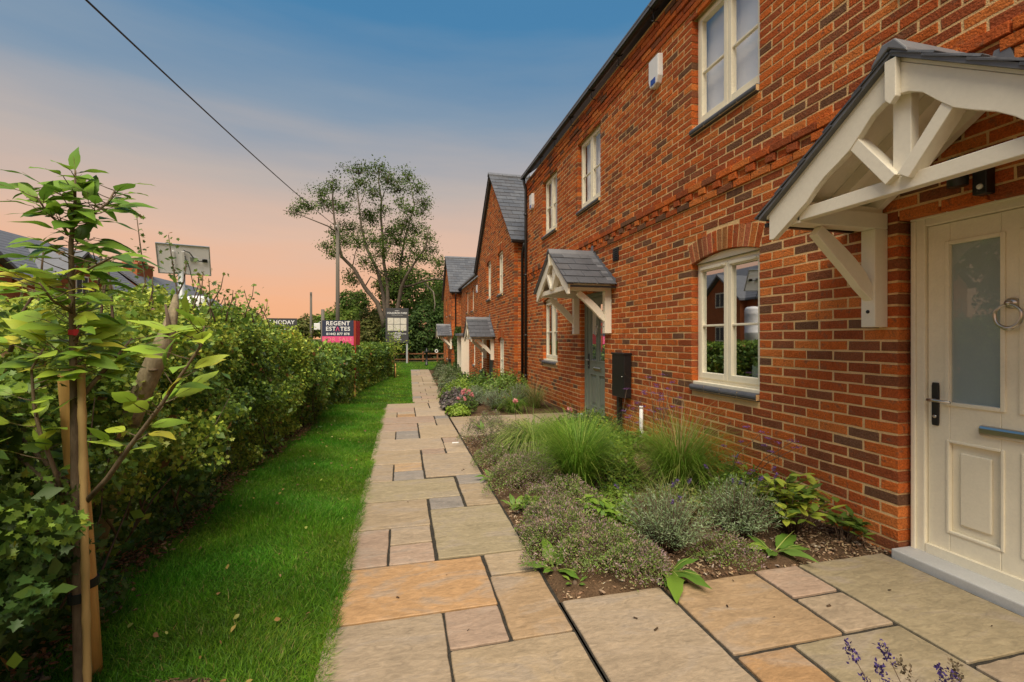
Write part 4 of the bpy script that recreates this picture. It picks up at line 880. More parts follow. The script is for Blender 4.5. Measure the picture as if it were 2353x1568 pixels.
# flower beds
def bed(name, x0f, x1f, y0, y1, ny, nx, amp):
    V = []; F = []
    for i in range(ny+1):
        y = y0+(y1-y0)*i/ny
        for j in range(nx+1):
            x = x0f(y)+(x1f(y)-x0f(y))*j/nx; e = min(i, ny-i, j, nx-j)
            V.append((x, y, gz(y)-.022+(random.uniform(-amp, amp)+.012*math.sin(x*5)*math.cos(y*4)+.018 if e else 0)))
    for i in range(ny):
        for j in range(nx): a = i*(nx+1)+j; F.append((a, a+1, a+nx+2, a+nx+1))
    o = MB().add(V, F, None, True).build(name, 'soil'); o['kind'] = 'structure'; return o
bed('flower_bed', lambda y: .79, lambda y: 3.07, 2.238, 6.318, 90, 50, .010)
bed('flower_bed', lambda y: .79 if y < 9.7 else PATH_R(y), lambda y: 3.07 if y < 11.2 else (2.8 if y < 16.9 else 3.1 if y < 24.4 else 2.62), 7.862, 30.5, 120, 14, .02)
bed('flower_bed', lambda y: .79, lambda y: 3.07, -1.2, .775, 20, 20, .012)
def chips(name, n, area, size, cols, label, cat):
    P = area(n); n = len(P); cube = np.array([(-1,-.6,-.25),(1,-.5,-.3),(.9,.6,-.25),(-.8,.5,-.3),(-.8,-.5,.3),(.8,-.6,.25),(.9,.5,.3),(-.9,.6,.2)])*.5
    tf = [(0,1,5),(0,5,4),(1,2,6),(1,6,5),(2,3,7),(2,7,6),(3,0,4),(3,4,7),(4,5,6),(4,6,7)]
    S = rs.uniform(size*.4, size, n)[:, None]*np.stack([rs.uniform(.7,1.6,n), rs.uniform(.5,1,n), rs.uniform(.3,.8,n)], 1)
    o = pmesh(name, [scatter(cube, tf, frames(np.array([0,0,1.0])+rs.normal(size=(n,3))*.35), S, P, tints(n, cols))], 'chips'); tag(o, label, cat, kind='stuff')
CH = [(.24,.15,.09),(.34,.23,.14),(.15,.085,.05),(.42,.31,.20),(.11,.065,.04)]
def bed_pts(n):
    x = rs.uniform(.81,3.04,n); y = rs.uniform(2.25,6.3,n); return np.stack([x, y, 0*x-.004+rs.uniform(-.006,.01,n)], 1)
chips('bark_chips', 22000, bed_pts, .024, CH, 'brown bark chips and pebbles mulching the flower bed', 'mulch')
chips('pebbles', 900, bed_pts, .034, [(.42,.33,.23),(.36,.27,.19),(.48,.42,.34)], 'pale pebbles scattered over the soil of the bed', 'pebbles')
def hedge_foot(n):
    y = rs.uniform(1.0,7.8,n); x = np.array([hedge_x(v) for v in y])+rs.normal(size=n)*.07-.06; return np.stack([x, y, 0*x+.004+rs.uniform(0,.015,n)], 1)
chips('leaf_litter', 3000, hedge_foot, .030, [(.18,.09,.04),(.26,.13,.05),(.10,.06,.035),(.30,.20,.10)], 'brown fallen leaves and litter along the foot of the hedge', 'leaf litter')
def bare_patch(n):
    a = rs.uniform(0, 6.28, n); u = rs.uniform(0, 1, n)**.5; return np.stack([-.95+.26*u*np.cos(a), 1.97+.13*u*np.sin(a), 0*a-.016+rs.uniform(0,.010,n)], 1)
chips('lawn_mulch', 1500, bare_patch, .020, [(.11,.07,.04),(.15,.09,.05),(.08,.05,.03),(.20,.13,.08)], 'bare brown mulch patch in the lawn beside the stake', 'mulch')
pts = [(1.80,2.18),(1.60,1.98),(1.76,1.85),(2.55,1.9),(1.15,1.9),(2.1,1.86),(.25,2.62),(-.02,2.45),(.6,4.65),(.62,4.68),(.05,3.86),(2.7,1.55),(1.1,2.0),(.3,2.1)]
chips('path_debris', 14, lambda n: np.array([(x, y, .006) for x, y in pts]), .022, [(.05,.03,.02),(.08,.05,.03)], 'dark crumbs of soil dropped on the paving', 'debris')
t_ = MB(); t_.box((.63,5.87,.002),(.72,5.90,.012)); tag(bevel(t_.build('marker_tag', 'white_plastic'), .003), 'small white plastic marker lying on the path edge', 'marker')

# grass
GC = [(.080,.180,.010),(.058,.145,.008),(.12,.225,.016),(.045,.115,.008),(.17,.22,.03)]
def lawn_pts(n, y0, y1, x0f, x1f):
    y = rs.uniform(y0, y1, n); a = np.array([x0f(v) for v in y]); b = np.array([x1f(v) for v in y]); x = a+(b-a)*rs.uniform(0,1,n); return np.stack([x, y, gzv(y)-.018], 1)
parts = []
def turf(n, y0, y1, x0f, x1f, h, w):
    P = lawn_pts(n, y0, y1, x0f, x1f); e_ = ((P[:,0]+.95)/.26)**2+((P[:,1]-1.97)/.13)**2; P = P[(e_ > 1+.35*sn(P, 14, 3))|(rs.uniform(size=len(P)) < .10)]; k = .72+.4*sn(P, 3.1)+.2*sn(P, 9, 2); hh = h*rs.uniform(.55,1.3,len(P))*np.clip(k, .45, 1.35)
    ln = rs.normal(size=(len(P),2))*.022*(h/.05)+np.stack([sn(P,5,3), sn(P,4,8)], 1)*.015
    c = tints(len(P), GC, [.34,.28,.2,.13,.05]); c *= (1+.26*sn(P,2.2,5)+.20*sn(P,7,1))[:, None]; c[:,0] *= 1+.35*sn(P,3.3,7)
    bare = (rs.uniform(size=len(P)) < .035); c[bare] = np.array((.20,.17,.06))*rs.uniform(.7,1.2,(bare.sum(),1))
    parts.append(blades(P, hh, ln, rs.uniform(.6,1.3,len(P))*w, c))
hx0 = lambda y: hedge_x(y)-(.06 if y > 2.4 else .1)
turf(70000, 1.1, 3.6, hx0, lambda y: -.325, .045, .0030); turf(62000, 3.6, 6.2, hx0, lambda y: -.325, .045, .0038); turf(46000, 6.2, 9.78, hx0, lambda y: -.325, .045, .005)
turf(9000, 1.1, 4.5, lambda y: -.37, lambda y: -.295, .070, .0032); turf(7000, 4.5, 9.7, lambda y: -.37, lambda y: -.30, .065, .004)
turf(6000, 9.74, 14.3, hx0, lambda y: PATH_L(y), .055, .008); turf(22000, 14.3, 31, hx0, lambda y: PATH_L(y)+.02, .055, .012); turf(16000, 31.02, 41, lambda y: -3, lambda y: 4.4, .06, .016)
tag(pmesh('grass', parts, 'grass'), 'lush green grass of the lawn strip between hedge and path', 'grass', kind='stuff')

n = 150; P = lawn_pts(n, 1.3, 9.0, hx0, lambda y: -.36); P[:,2] = .012+rs.uniform(0,.018,n); tag(pmesh('fallen_leaves', [scatter(*L_OV, frames(np.array([0,0,1.0])+rs.normal(size=(n,3))*.5), rs.uniform(.018,.040,n), P, tints(n, [(.22,.13,.05),(.28,.20,.06),(.14,.08,.04),(.20,.22,.05)]))], 'leaf'), 'a few brown and yellow fallen leaves lying on the lawn', 'leaves', kind='stuff')
# hedges
def hedge_leaves(n, y0, y1, topf, thick, skin, front=lambda y: hedge_x(y), bulge=.16, lump=1.0):
    y = rs.uniform(y0, y1, n); tp = np.array([topf(v) for v in y]); g = gzv(y); u = rs.uniform(0, 1, n); z = g+(tp-g)*u**.9
    fr = np.array([front(v) for v in y]); q = np.stack([y*0, y, z], 1)
    f = fr+bulge*np.sin(np.clip(u, 0, 1)*math.pi*.75)-.10+lump*(.20*sn(q, 1.9, 1)+.22*sn(q, 4.6, 4)+.15*sn(q, 11, 2))
    onTop = rs.uniform(size=n) < .34*1.0
    f0 = f.copy(); f = f-lump*.30*np.clip(u, 0, 1)**5; dep = rs.exponential(skin, n); x = f-dep
    xt = f0-.06-rs.uniform(0, thick, n); zt = tp+lump*(.15*sn(np.stack([xt, y, 0*y], 1), 2.6, 2)+.11*sn(np.stack([xt, y, 0*y], 1), 7, 5))-rs.exponential(skin*.8, n)-lump*.34*np.exp(-(f0-xt)/.20)
    x = np.where(onTop, xt, x); z = np.where(onTop, zt, z); z = np.maximum(z, g+.01)
    P = np.stack([x, y, z], 1); nr = np.where(onTop[:, None], np.array([.25,-.1,1.0]), np.array([1.0,-.25,.45]))+rs.normal(size=(n,3))*.85
    return P, nr
HCa = [(.042,.080,.016),(.078,.135,.021),(.130,.195,.027),(.24,.28,.04),(.18,.09,.035)]
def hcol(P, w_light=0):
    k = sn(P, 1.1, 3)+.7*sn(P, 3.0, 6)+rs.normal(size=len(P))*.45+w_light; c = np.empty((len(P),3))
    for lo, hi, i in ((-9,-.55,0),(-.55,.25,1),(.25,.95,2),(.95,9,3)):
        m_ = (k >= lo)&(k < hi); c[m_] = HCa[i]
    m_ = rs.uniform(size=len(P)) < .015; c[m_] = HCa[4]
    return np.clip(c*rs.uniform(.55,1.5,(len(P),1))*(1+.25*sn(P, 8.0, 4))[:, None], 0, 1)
def limb(mb, pts, r0, r1, n=6, jit=.1):
    k = len(pts); mb.tube(pts, [r0+(r1-r0)*i/(k-1) for i in range(k)], n, jit=jit)
top_near = lambda y: float(np.interp(y, [0,2.0,3.2,4.4,6,7,7.8,9,10], [1.36,1.42,1.55,1.66,1.66,1.48,1.26,1.18,1.14]))
top_far = lambda y: float(np.interp(y, [7,9.5,11,13,20,27.6], [1.28,1.25,1.20,1.16,1.12,1.05]))
hd = thing('hedge', (-1.9, 4, 0), 'overgrown hawthorn and ivy hedge beside the staked young tree', 'hedge', 'hedges along the lawn')
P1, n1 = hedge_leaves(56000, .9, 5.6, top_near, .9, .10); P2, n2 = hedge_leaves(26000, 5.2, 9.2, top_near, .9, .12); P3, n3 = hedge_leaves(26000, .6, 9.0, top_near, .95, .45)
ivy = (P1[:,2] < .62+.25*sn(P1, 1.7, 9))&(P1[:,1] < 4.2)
c1 = hcol(P1, .38+.35*np.clip((P1[:,2]-.4)/.9, 0, 1)); c1[ivy] = np.array((.040,.082,.020))*rs.uniform(.6,1.5,(ivy.sum(),1))  # tints pale with height: brighter light on the upper hedge put into colour
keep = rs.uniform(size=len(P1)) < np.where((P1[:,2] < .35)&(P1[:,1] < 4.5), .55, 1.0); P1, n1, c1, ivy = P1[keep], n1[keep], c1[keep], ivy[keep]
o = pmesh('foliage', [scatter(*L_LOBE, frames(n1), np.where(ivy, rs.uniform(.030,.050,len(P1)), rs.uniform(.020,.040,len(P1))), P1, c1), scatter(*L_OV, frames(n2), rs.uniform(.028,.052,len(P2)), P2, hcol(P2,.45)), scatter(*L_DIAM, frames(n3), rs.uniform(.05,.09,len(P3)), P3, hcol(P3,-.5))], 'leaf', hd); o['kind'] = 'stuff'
mb = MB()
for i in range(110):                                            # bare twigs and stems inside and at the foot
    y = random.uniform(1.2, 8.0); x = hedge_x(y)-random.uniform(-.06, .45); a = Vector((x, y, random.uniform(0, .25))); pts = [a]
    d = Vector((random.uniform(-.5,.12), random.uniform(-.5,.5), random.uniform(.25,1))).normalized()
    for s_ in range(4): d = (d+Vector((random.uniform(-.3,.3), random.uniform(-.3,.3), random.uniform(-.2,.3)))).normalized(); pts.append(pts[-1]+d*random.uniform(.12,.28))
    limb(mb, pts, random.uniform(.003,.009), .002, 5)
o = mb.build('twigs', 'twig', hd); o['kind'] = 'stuff'
def shoot(y, x, z0, z1, lean, nl, parent, name='tall_shoot'):
    mb = MB(); pts = [Vector((x, y, z0)), Vector((x+lean*.3, y, z0+(z1-z0)*.35)), Vector((x+lean*.8, y+.02, z0+(z1-z0)*.7)), Vector((x+lean, y, z1))]; limb(mb, pts, .008, .003, 6); st = mb.build(name, 'twig', parent)
    k = rs.uniform(.15,1,nl)[:, None]; P = np.array(pts[0])*(1-k)+np.array(pts[3])*k+rs.normal(size=(nl,3))*.03; pmesh('shoot_leaves', [scatter(*L_LOBE, frames(rs.normal(size=(nl,3))+np.array([0,-.3,.8])), rs.uniform(.025,.05,nl), P, hcol(P,.1))], 'leaf', st)
for x_, yt, yb in ((325,492,650),(397,540,650),(120,660,720),(265,640,680),(470,640,700)):
    a, b = dpx(x_, yb, 4.0), dpx(x_, yt, 4.0); shoot(b.y, b.x+.05, a.z-.25, b.z, random.uniform(-.1,.06), 46, hd)
for i in range(64):
    y = random.uniform(1.6, 9.5); z = top_near(y); shoot(y, hedge_x(y)-random.uniform(-.05,.7), z-.15, z+random.uniform(.05,.30)*(1 if y < 6.5 else .35), random.uniform(-.15,.2), 18, hd)
hf = thing('hedge', (-1.6, 18, LOW), 'trimmed green hedge running down beside the for-sale sign', 'hedge', 'hedges along the lawn')
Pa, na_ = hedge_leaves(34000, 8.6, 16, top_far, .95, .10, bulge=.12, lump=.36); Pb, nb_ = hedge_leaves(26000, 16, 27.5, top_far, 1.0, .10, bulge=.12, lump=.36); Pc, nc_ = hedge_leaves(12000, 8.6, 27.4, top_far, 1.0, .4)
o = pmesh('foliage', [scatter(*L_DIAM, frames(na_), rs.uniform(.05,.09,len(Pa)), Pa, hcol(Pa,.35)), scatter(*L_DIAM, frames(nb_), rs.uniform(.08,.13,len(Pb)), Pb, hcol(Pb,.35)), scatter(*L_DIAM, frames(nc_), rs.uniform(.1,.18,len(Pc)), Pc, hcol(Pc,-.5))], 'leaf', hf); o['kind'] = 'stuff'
mb = MB(); 
for i in range(40): y = random.uniform(8.8, 27); x = hedge_x(y)-random.uniform(.1,.5); limb(mb, [Vector((x,y,gz(y)-.05)), Vector((x+random.uniform(-.1,.1),y+random.uniform(-.1,.1),gz(y)+.6)), Vector((x+random.uniform(-.2,.2),y+random.uniform(-.2,.2),gz(y)+1.3))], .02, .006, 5)
o = mb.build('stems', 'twig', hf); o['kind'] = 'stuff'
# a young climbing, sunlit bramble patch spilling over the hedge
def bush(name, label, cat, c, r, n, size, cols, tmpl=L_DIAM, m='leaf_far', group=None, stems=5, up=.5, lump=.22, parent_kind=None, w=None):
    t = thing(name, (c[0], c[1], c[2]-r[2]), label, cat, group); d = unit(rs.normal(size=(n,3))); rad = 1-rs.exponential(.13, n); rad = np.clip(rad, .05, 1.05)*(1+lump*sn(d*np.array(r), 6/max(r), c[0]))
    P = np.array(c)+d*np.array(r)*rad[:, None]; P[:,2] = np.maximum(P[:,2], c[2]-r[2]+.01); col = tints(n, cols, w, .25); col *= (1+.25*sn(P, 4/max(r), 2))[:, None]
    o = pmesh('foliage' if cat != 'tree' else 'crown', [scatter(*tmpl, frames(d*.8+rs.normal(size=(n,3))*.5+np.array([0,0,up])), rs.uniform(.7,1.3,n)*size, P, np.clip(col,0,1))], m, t); o['kind'] = 'stuff'
    b = Vector((c[0], c[1], c[2]-r[2]-.05)); mb = MB()
    for i in range(stems):
        a = random.uniform(0, 6.28); e = b+Vector((math.cos(a)*r[0]*.55, math.sin(a)*r[1]*.55, r[2]*random.uniform(1.1,1.6))); limb(mb, [b+Vector((math.cos(a)*.04*r[0],math.sin(a)*.04*r[1],0)), b+(e-b)*.45+Vector((0,0,.06*r[2])), e], max(.004,r[0]*.035), max(.002,r[0]*.012), 5)
    mb.build('trunk' if cat == 'tree' else 'stems', 'twig', t)
    return t
# old leaning stem standing out of the hedge
t = thing('leaning_trunk', (-1.7, 3.0, 0), 'thick pale bare trunk leaning out of the overgrown hedge', 'trunk')
pp = [dpx(190,1330,2.62), dpx(212,1250,2.58), dpx(255,1130,2.52), dpx(292,985,2.48), dpx(335,880,2.46), dpx(368,805,2.46), dpx(388,755,2.5), dpx(400,705,2.56), dpx(404,680,2.62)]
mb = MB(); mb.tube(pp, [.062,.058,.052,.053,.050,.046,.034,.022,.012], 12, jit=.16); mb.build('trunk', 'bark_pale', t)
mb = MB(); limb(mb, [dpx(372,800,2.46), dpx(388,745,2.46), dpx(380,700,2.5)], .018, .006, 6); mb.build('snag', 'twig', t)
for a, b in (((300,960),(.02,)),((352,850),(.018,)),((322,925),(.016,))):
    c = dpx(*a, 2.43); mb = MB(); mb.lathe(c-Vector((0,0,.008)), [(.02,0),(.024,.008),(.012,.016)], 8); mb.build('knot', 'bark', t)
t = thing('old_stem', (-2.2,2.9,0), 'thin dead stem rising through the hedge behind the young tree', 'stem'); mb = MB(); limb(mb, [dpx(18,900,2.9), dpx(50,750,2.9), dpx(92,690,2.9), dpx(98,640,2.95)], .022, .010, 7); mb.build('stem', 'bark', t); mb = MB(); limb(mb, [dpx(18,900,2.9), dpx(5,1000,2.9), dpx(5,1240,2.9)], .022, .026, 7); mb.build('lower_stem', 'bark', t)

# staked young tree -------------------------------------------------------
SD = 1.75
yt = thing('young_tree', (dpx(185,1560,SD).x, dpx(185,1560,SD).y, 0), 'staked young tree with large oval green leaves in front of the hedge', 'tree')
LM = []
for i in range(10):
    vs, fs = ovate(11, random.uniform(.19,.24), random.uniform(.22,.60), .03, random.uniform(-.06,.05)); tw = random.uniform(-.25,.25)
    vs = [(x, y+.05*tw*math.sin(3*x), z+1.4*tw*y*x+.022*math.sin(9*x+2*i)*(abs(y) > .05)) for x, y, z in vs]
    tn = [tuple(1.22*v for v in c) for c in [(.065,.125,.016),(.08,.15,.018),(.10,.175,.02),(.13,.21,.022),(.16,.24,.025),(.20,.27,.03),(.23,.28,.03),(.30,.28,.03),(.055,.105,.018),(.11,.18,.02)]][i]
    mb = MB(); mb.add(vs, fs, tn, True); mb.tube([(-.16,0,.03),(-.07,0,.012),(0,0,0),(.5,0,-.05)], [.010,.010,.011,.004], 5, tint=(.12,.10,.03)); LM.append(mb.mesh('leaf', 'leaf'))
def leaf_at(p, d, up, L, idx, parent, name='leaf', meshes=None):
    d = d.normalized(); y_ = up.cross(d).normalized(); z_ = d.cross(y_); o = link(name, (meshes or LM)[idx], parent, p); o.rotation_euler = Matrix((d, y_, z_)).transposed().to_euler(); o.scale = (L, L*random.uniform(.9,1.15), L); return o
def poly_pt(pts, t):
    k = t*(len(pts)-1); i = min(int(k), len(pts)-2); return pts[i]+(pts[i+1]-pts[i])*(k-i)
tr = [dpx(185,1635,SD), dpx(183,1560,SD), dpx(178,1300,SD), dpx(174,1100,SD), dpx(170,900,SD), dpx(165,700,SD), dpx(163,560,SD), dpx(172,470,SD), dpx(173,392,SD)]
mb = MB(); mb.tube(tr, [.021,.020,.018,.016,.013,.010,.008,.005,.003], 10, jit=.10); mb.build('trunk', 'bark', yt)
BR = [([(170,933),(230,862),(275,812),(303,777)],.010,(.0,.0,.05,.1),7),([(188,1164),(247,1099),(288,1040),(341,971),(375,924),(416,862),(463,793),(469,749)],.011,(0,-.05,-.1,-.15,-.2,-.2,-.2,-.2),15),
 ([(160,1140),(103,1105),(41,1049),(8,1010),(-40,960)],.010,(0,.0,.05,.1,.1),6),([(156,1112),(88,1049),(38,996),(0,945),(-30,900)],.010,(0,.05,.1,.15,.2),8),([(153,1172),(125,1080),(91,993),(78,933),(72,849),(100,802)],.009,(0,-.05,-.1,-.1,-.1,-.1),14),
 ([(163,1225),(90,1220),(0,1202),(-40,1190)],.009,(0,.0,.0,.0),4),([(155,540),(148,525),(107,487),(84,452)],.006,(0,0,-.05,-.1),9),([(170,510),(215,491),(249,465),(267,432)],.006,(0,0,.05,.1),9),([(168,640),(220,610),(260,590)],.005,(0,-.15,-.25),4),([(166,720),(120,690),(90,650)],.005,(0,-.15,-.2),4)]
brs = []
for pl, r0, dd, nl in BR:
    pts = [dpx(x, y, SD+e) for (x, y), e in zip(pl, dd)]; mb = MB(); limb(mb, pts, r0, .0028, 7); mb.build('branch', 'bark', yt); brs.append((pts, nl, pl))
TW = MB()
def rnd_leaf(p, bias, yl, big=1.0, reach=.09):
    a = random.uniform(0, 2*math.pi); d = Vector((math.cos(a), math.sin(a), random.uniform(.02,.55)))+bias; up = Vector((random.uniform(-.5,.3), random.uniform(-.95,.05), 1))
    i = random.choice((0,1,2,3,8,9) if yl < .5 else (2,3,4,4,5,6,7)); q = random.random()**1.3*reach; e = Vector((d.x, d.y, .25*random.random())).normalized(); tip = p+e*q+Vector((0,0,.3*q))  # lower leaves yellower; the brighter light there is painted into their tints
    if q > .02: TW.tube([p, p+e*q*.5+Vector((0,0,.12*q)), tip], [.0022,.0018,.0014], 5)
    leaf_at(tip+d.normalized()*.015, d, up, random.uniform(.088,.138)*big, i, yt)
rt = Vector((math.cos(YAW), -math.sin(YAW), 0))
for k in range(146):
    yy = 400+(k/146)**.85*480; p = dpx(float(np.interp(yy, [392,470,560,700,900], [173,172,163,165,170])), yy, SD); s_ = 1 if k % 2 else -1
    rnd_leaf(p, rt*s_*random.uniform(.5,1.3), (yy-380)/520, 1.0 if yy > 440 else .85, float(np.interp(yy,[400,470,600,800,900],[.03,.11,.10,.13,.06])))
leaf_at(tr[-1], Vector((-.25,.1,1)), Vector((-.2,-1,.2)), .12, 1, yt)
for pts, nl, pl in brs:
    nl = int(nl*1.9)
    for k in range(nl):
        t_ = .25+.75*(k+random.random()*.6)/nl; p = poly_pt(pts, min(t_, 1)); dr = (pts[-1]-pts[0]).normalized(); rnd_leaf(p, dr*.5+rt*random.choice((-.6,.6)), .2 if pl[0][1] < 700 else .8, .92)
for k in range(5): leaf_at(brs[1][0][-1]+Vector((0,0,-.005)), rt*random.choice((-1,1))+Vector((0,random.uniform(-.6,.6),random.uniform(-.2,.4))), Vector((0,-.3,1)), .11, random.choice((4,5,6)), yt)
o = TW.build('twigs', 'bark', yt); o['kind'] = 'stuff'
t = thing('tree_stake', (dpx(205,1590,1.85).x, dpx(205,1590,1.85).y, 0), 'round yellow timber stake supporting the young tree', 'stake')
mb = MB(); mb.tube([dpx(214,1640,1.86), dpx(196,1350,1.86), dpx(176,1080,1.86), dpx(159,855,1.86), dpx(159,851,1.86)], [.038,.0375,.037,.0365,.031], 18); mb.build('shaft', 'stake', t)
t = thing('bamboo_cane', (dpx(190,1600,1.73).x, dpx(190,1600,1.73).y, 0), 'thin bamboo cane tied between the young trunk and stake', 'cane')
mb = MB(); cp = [dpx(200-x*.0, 1655, 1.72) for x in (0,)]; a, b = dpx(203,1655,1.725), dpx(186,840,1.735); ks = np.linspace(0,1,36); mb.tube([a+(b-a)*k for k in ks], [.0125+(.0022 if i % 5 == 0 else 0) for i in range(36)], 10); mb.build('cane', 'bamboo', t)
t = thing('tree_tie', (dpx(190,1370,1.75).x, dpx(190,1370,1.75).y, dpx(190,1370,1.75).z), 'black rubber tie strapping the young trunk to its stake', 'tie')
c1_, c2_ = dpx(180,1372,SD), dpx(197,1338,1.86)
for c_, r_ in ((c1_,.031),(c2_,.043)):
    mb = MB(); mb.prism([(r_*math.cos(a), r_*math.sin(a)) for a in np.linspace(0, 2*math.pi, 20)[:-1]], lambda p: (c_.x+p[0], c_.y+p[1], c_.z-.016), lambda p: (c_.x+p[0], c_.y+p[1], c_.z+.016)); mb.build('strap', 'strap', t)
mb = MB(); mb.bar(c1_+Vector((.026,-.01,0)), c2_+Vector((.012,-.035,.0)), .008, .030); mb.build('buckle', 'strap', t)
t = thing('red_tag', (dpx(176,765,1.73).x, dpx(176,765,1.73).y, dpx(176,765,1.73).z), 'tiny red plastic tag wrapped on the young trunk', 'tag'); c_ = dpx(168,764,SD); mb = MB(); mb.prism([(.015*math.cos(a), .015*math.sin(a)) for a in np.linspace(0, 2*math.pi, 14)[:-1]], lambda p: (c_.x+p[0], c_.y+p[1], c_.z-.010), lambda p: (c_.x+p[0], c_.y+p[1], c_.z+.010)); mb.build('band', 'red_edge', t); c_ = c_+rt*.02; mb = MB(); mb.box((c_.x-.008,c_.y-.014,c_.z-.012),(c_.x+.008,c_.y-.011,c_.z+.012)); mb.build('flap', 'red_edge', t)

# ------------------------------------------------------------------ bed plants
def gd(x, y, z=0):
    v = dpx(x, y, (1.36-z)*1046/(y-777)); return v.x, v.y
THY = [(.11,.145,.04),(.075,.11,.028),(.19,.15,.095),(.22,.15,.13),(.21,.15,.16),(.13,.20,.035)]
def mound(label, x, y, r, h, n, light=0, group='low flowering mounds in the bed', cols=None, z=0, spike=.35):
    t = thing('thyme_mound', (x, y, z), label, 'plant', group)
    a = rs.uniform(0, 2*math.pi, n); u = rs.uniform(0, 1, n)**.5; rr = u*(1+.18*np.sin(a*3+x*9)+.10*np.sin(a*7+y*5)); hz = h*np.sqrt(np.clip(1-u*u*.92, 0, 1))*(1+.22*np.sin(a*4+u*7+x*3))
    dep = rs.exponential(.16, n); P = np.stack([x+r*rr*np.cos(a), y+r*rr*np.sin(a), z+np.maximum(hz*(1-dep*.9), .004)], 1); up = np.stack([np.cos(a)*u, np.sin(a)*u, 0*a+.9], 1)
    k = rs.uniform(size=n)+.25*np.sin(a*2+u*5)+light; c = np.where((k < .62)[:, None], np.array((cols or THY)[:2])[rs.randint(0,2,n)], np.array((cols or THY)[2:5])[rs.randint(0,3,n)]); c = c*rs.uniform(.65,1.35,(n,1)); gr = rs.uniform(size=n) < .22; c[gr] = np.array(THY[5])*rs.uniform(.7,1.3,(gr.sum(),1))
    m1 = k < .62; nrm = up+rs.normal(size=(n,3))*.8
    pa = [scatter(*L_DIAM, frames(nrm[m1]), rs.uniform(.008,.015,m1.sum()), P[m1], c[m1])]
    m2 = ~m1; xd = up[m2]+rs.normal(size=(m2.sum(),3))*spike; pa.append(scatter(*L_DIAM, frames(rs.normal(size=(m2.sum(),3)), xd), np.stack([rs.uniform(.014,.026,m2.sum()), rs.uniform(.008,.013,m2.sum()), rs.uniform(.01,.02,m2.sum())], 1), P[m2]+up[m2]*.008, c[m2]))
    o = pmesh('foliage', pa, 'leaf', t); o['kind'] = 'stuff'
    mb = MB()
    for i in range(26): b = random.uniform(0, 6.28); rr_ = random.uniform(.2,.9)*r; limb(mb, [Vector((x,y,z-.01)), Vector((x+.5*rr_*math.cos(b),y+.5*rr_*math.sin(b),z+h*.45)), Vector((x+rr_*math.cos(b),y+rr_*math.sin(b),z+h*random.uniform(.4,.9)))], .003, .0012, 4)
    o = mb.build('stems', 'twig', t); o['kind'] = 'stuff'
    return t
G_ = 'low flowering mounds in the bed'
for lab, x, y, r, h, n, l in (('purple brown thyme mound at the corner of the bed by the ragged dock weed',1.02,2.72,.27,.20,6500,.10),('greener thyme mound spreading beside the large dock leaves',1.22,2.52,.25,.17,5600,-.12),('rosy thyme mound between the nettle clump and the path',1.08,3.10,.23,.17,4600,.12),('pale flowering thyme mound in front of the dark tufted grass',1.26,3.42,.26,.19,5000,.06),('bushy thyme mound overhanging the path edge by the weed seedling',1.02,3.98,.28,.22,5200,.0),('olive thyme mound beside the dark tufted grass',1.18,4.35,.25,.18,4000,.06),('small thyme mound behind the pale arching grass',1.45,4.75,.24,.18,3600,.1),('low green thyme mound touching the path edge',.98,4.80,.24,.16,3600,-.1)):
    mound(lab, x, y, r*1.15, h*1.1, int(n*1.25), l)
mound('small thyme mound at the paving edge by the large dock', 1.36, 2.40, .17, .13, 2600, .1)
mound('flat thyme patch trailing onto the path by the ragged dock', .90, 2.95, .15, .10, 2000, .1)
mound('thyme patch between the silvery lavenders and the paving', 1.95, 2.43, .20, .11, 2600, .04)
mound('faded lavender bush spilling over the path by the short door path', 1.10, 5.75, .36, .36, 8000, .16, cols=[(.10,.12,.06),(.08,.10,.05),(.15,.115,.09),(.17,.12,.11),(.13,.10,.10)], spike=.2)
mound('smaller faded lavender bush behind the thyme mounds', 1.28, 5.22, .30, .28, 5500, .12, cols=[(.10,.12,.06),(.08,.10,.05),(.15,.115,.09),(.17,.12,.11),(.13,.10,.10)], spike=.2)
def tuft(label, x, y, z, n, L, cols, e0=1.25, dr=1.6, w=.0045, spread=.06, flowers=0, group='ornamental grasses in the bed'):
    t = thing('ornamental_grass', (x, y, z), label, 'grass plant', group); az = rs.uniform(0, 2*math.pi, n); rr = rs.uniform(0, spread, n)
    P = np.stack([x+rr*np.cos(az), y+rr*np.sin(az), np.full(n, z-.01)], 1); az = az+rs.normal(size=n)*.5; LL = L*rs.uniform(.55,1.15,n); e = np.clip(e0+rs.normal(size=n)*.2, .3, 1.5); d = dr*rs.uniform(.5,1.25,n)
    o = pmesh('blades', [arcs(P, az, LL, e, d, rs.uniform(.7,1.3,n)*w, tints(n, cols))], 'grass', t); o['kind'] = 'stuff'
    if flowers:
        az = rs.uniform(0, 2*math.pi, flowers); P = np.stack([x+0*az, y+0*az, z+0*az], 1); o = pmesh('flower_stalks', [arcs(P, az, L*rs.uniform(1.0,1.45,flowers), np.clip(1.38+rs.normal(size=flowers)*.12, .9, 1.5), rs.uniform(.3,.9,flowers), np.full(flowers,.0042), tints(flowers, [(.30,.21,.09),(.24,.15,.07)]), 7)], 'grass', t); o['kind'] = 'stuff'
    return t
GR = [(.10,.19,.02),(.075,.15,.016),(.14,.225,.03),(.06,.12,.015),(.19,.24,.05)]
tuft('dense dark green tufted grass in the middle of the bed', 1.55, 3.85, 0, 2300, .80, GR, 1.38, 1.0, .0045, .09)
tuft('bright green tufted grass with tan stalks close to the brick wall', 2.36, 3.52, 0, 2300, .84, [(.10,.18,.02),(.075,.145,.016),(.14,.21,.03),(.18,.21,.05)], 1.33, 1.15, .0044, .09, 80)
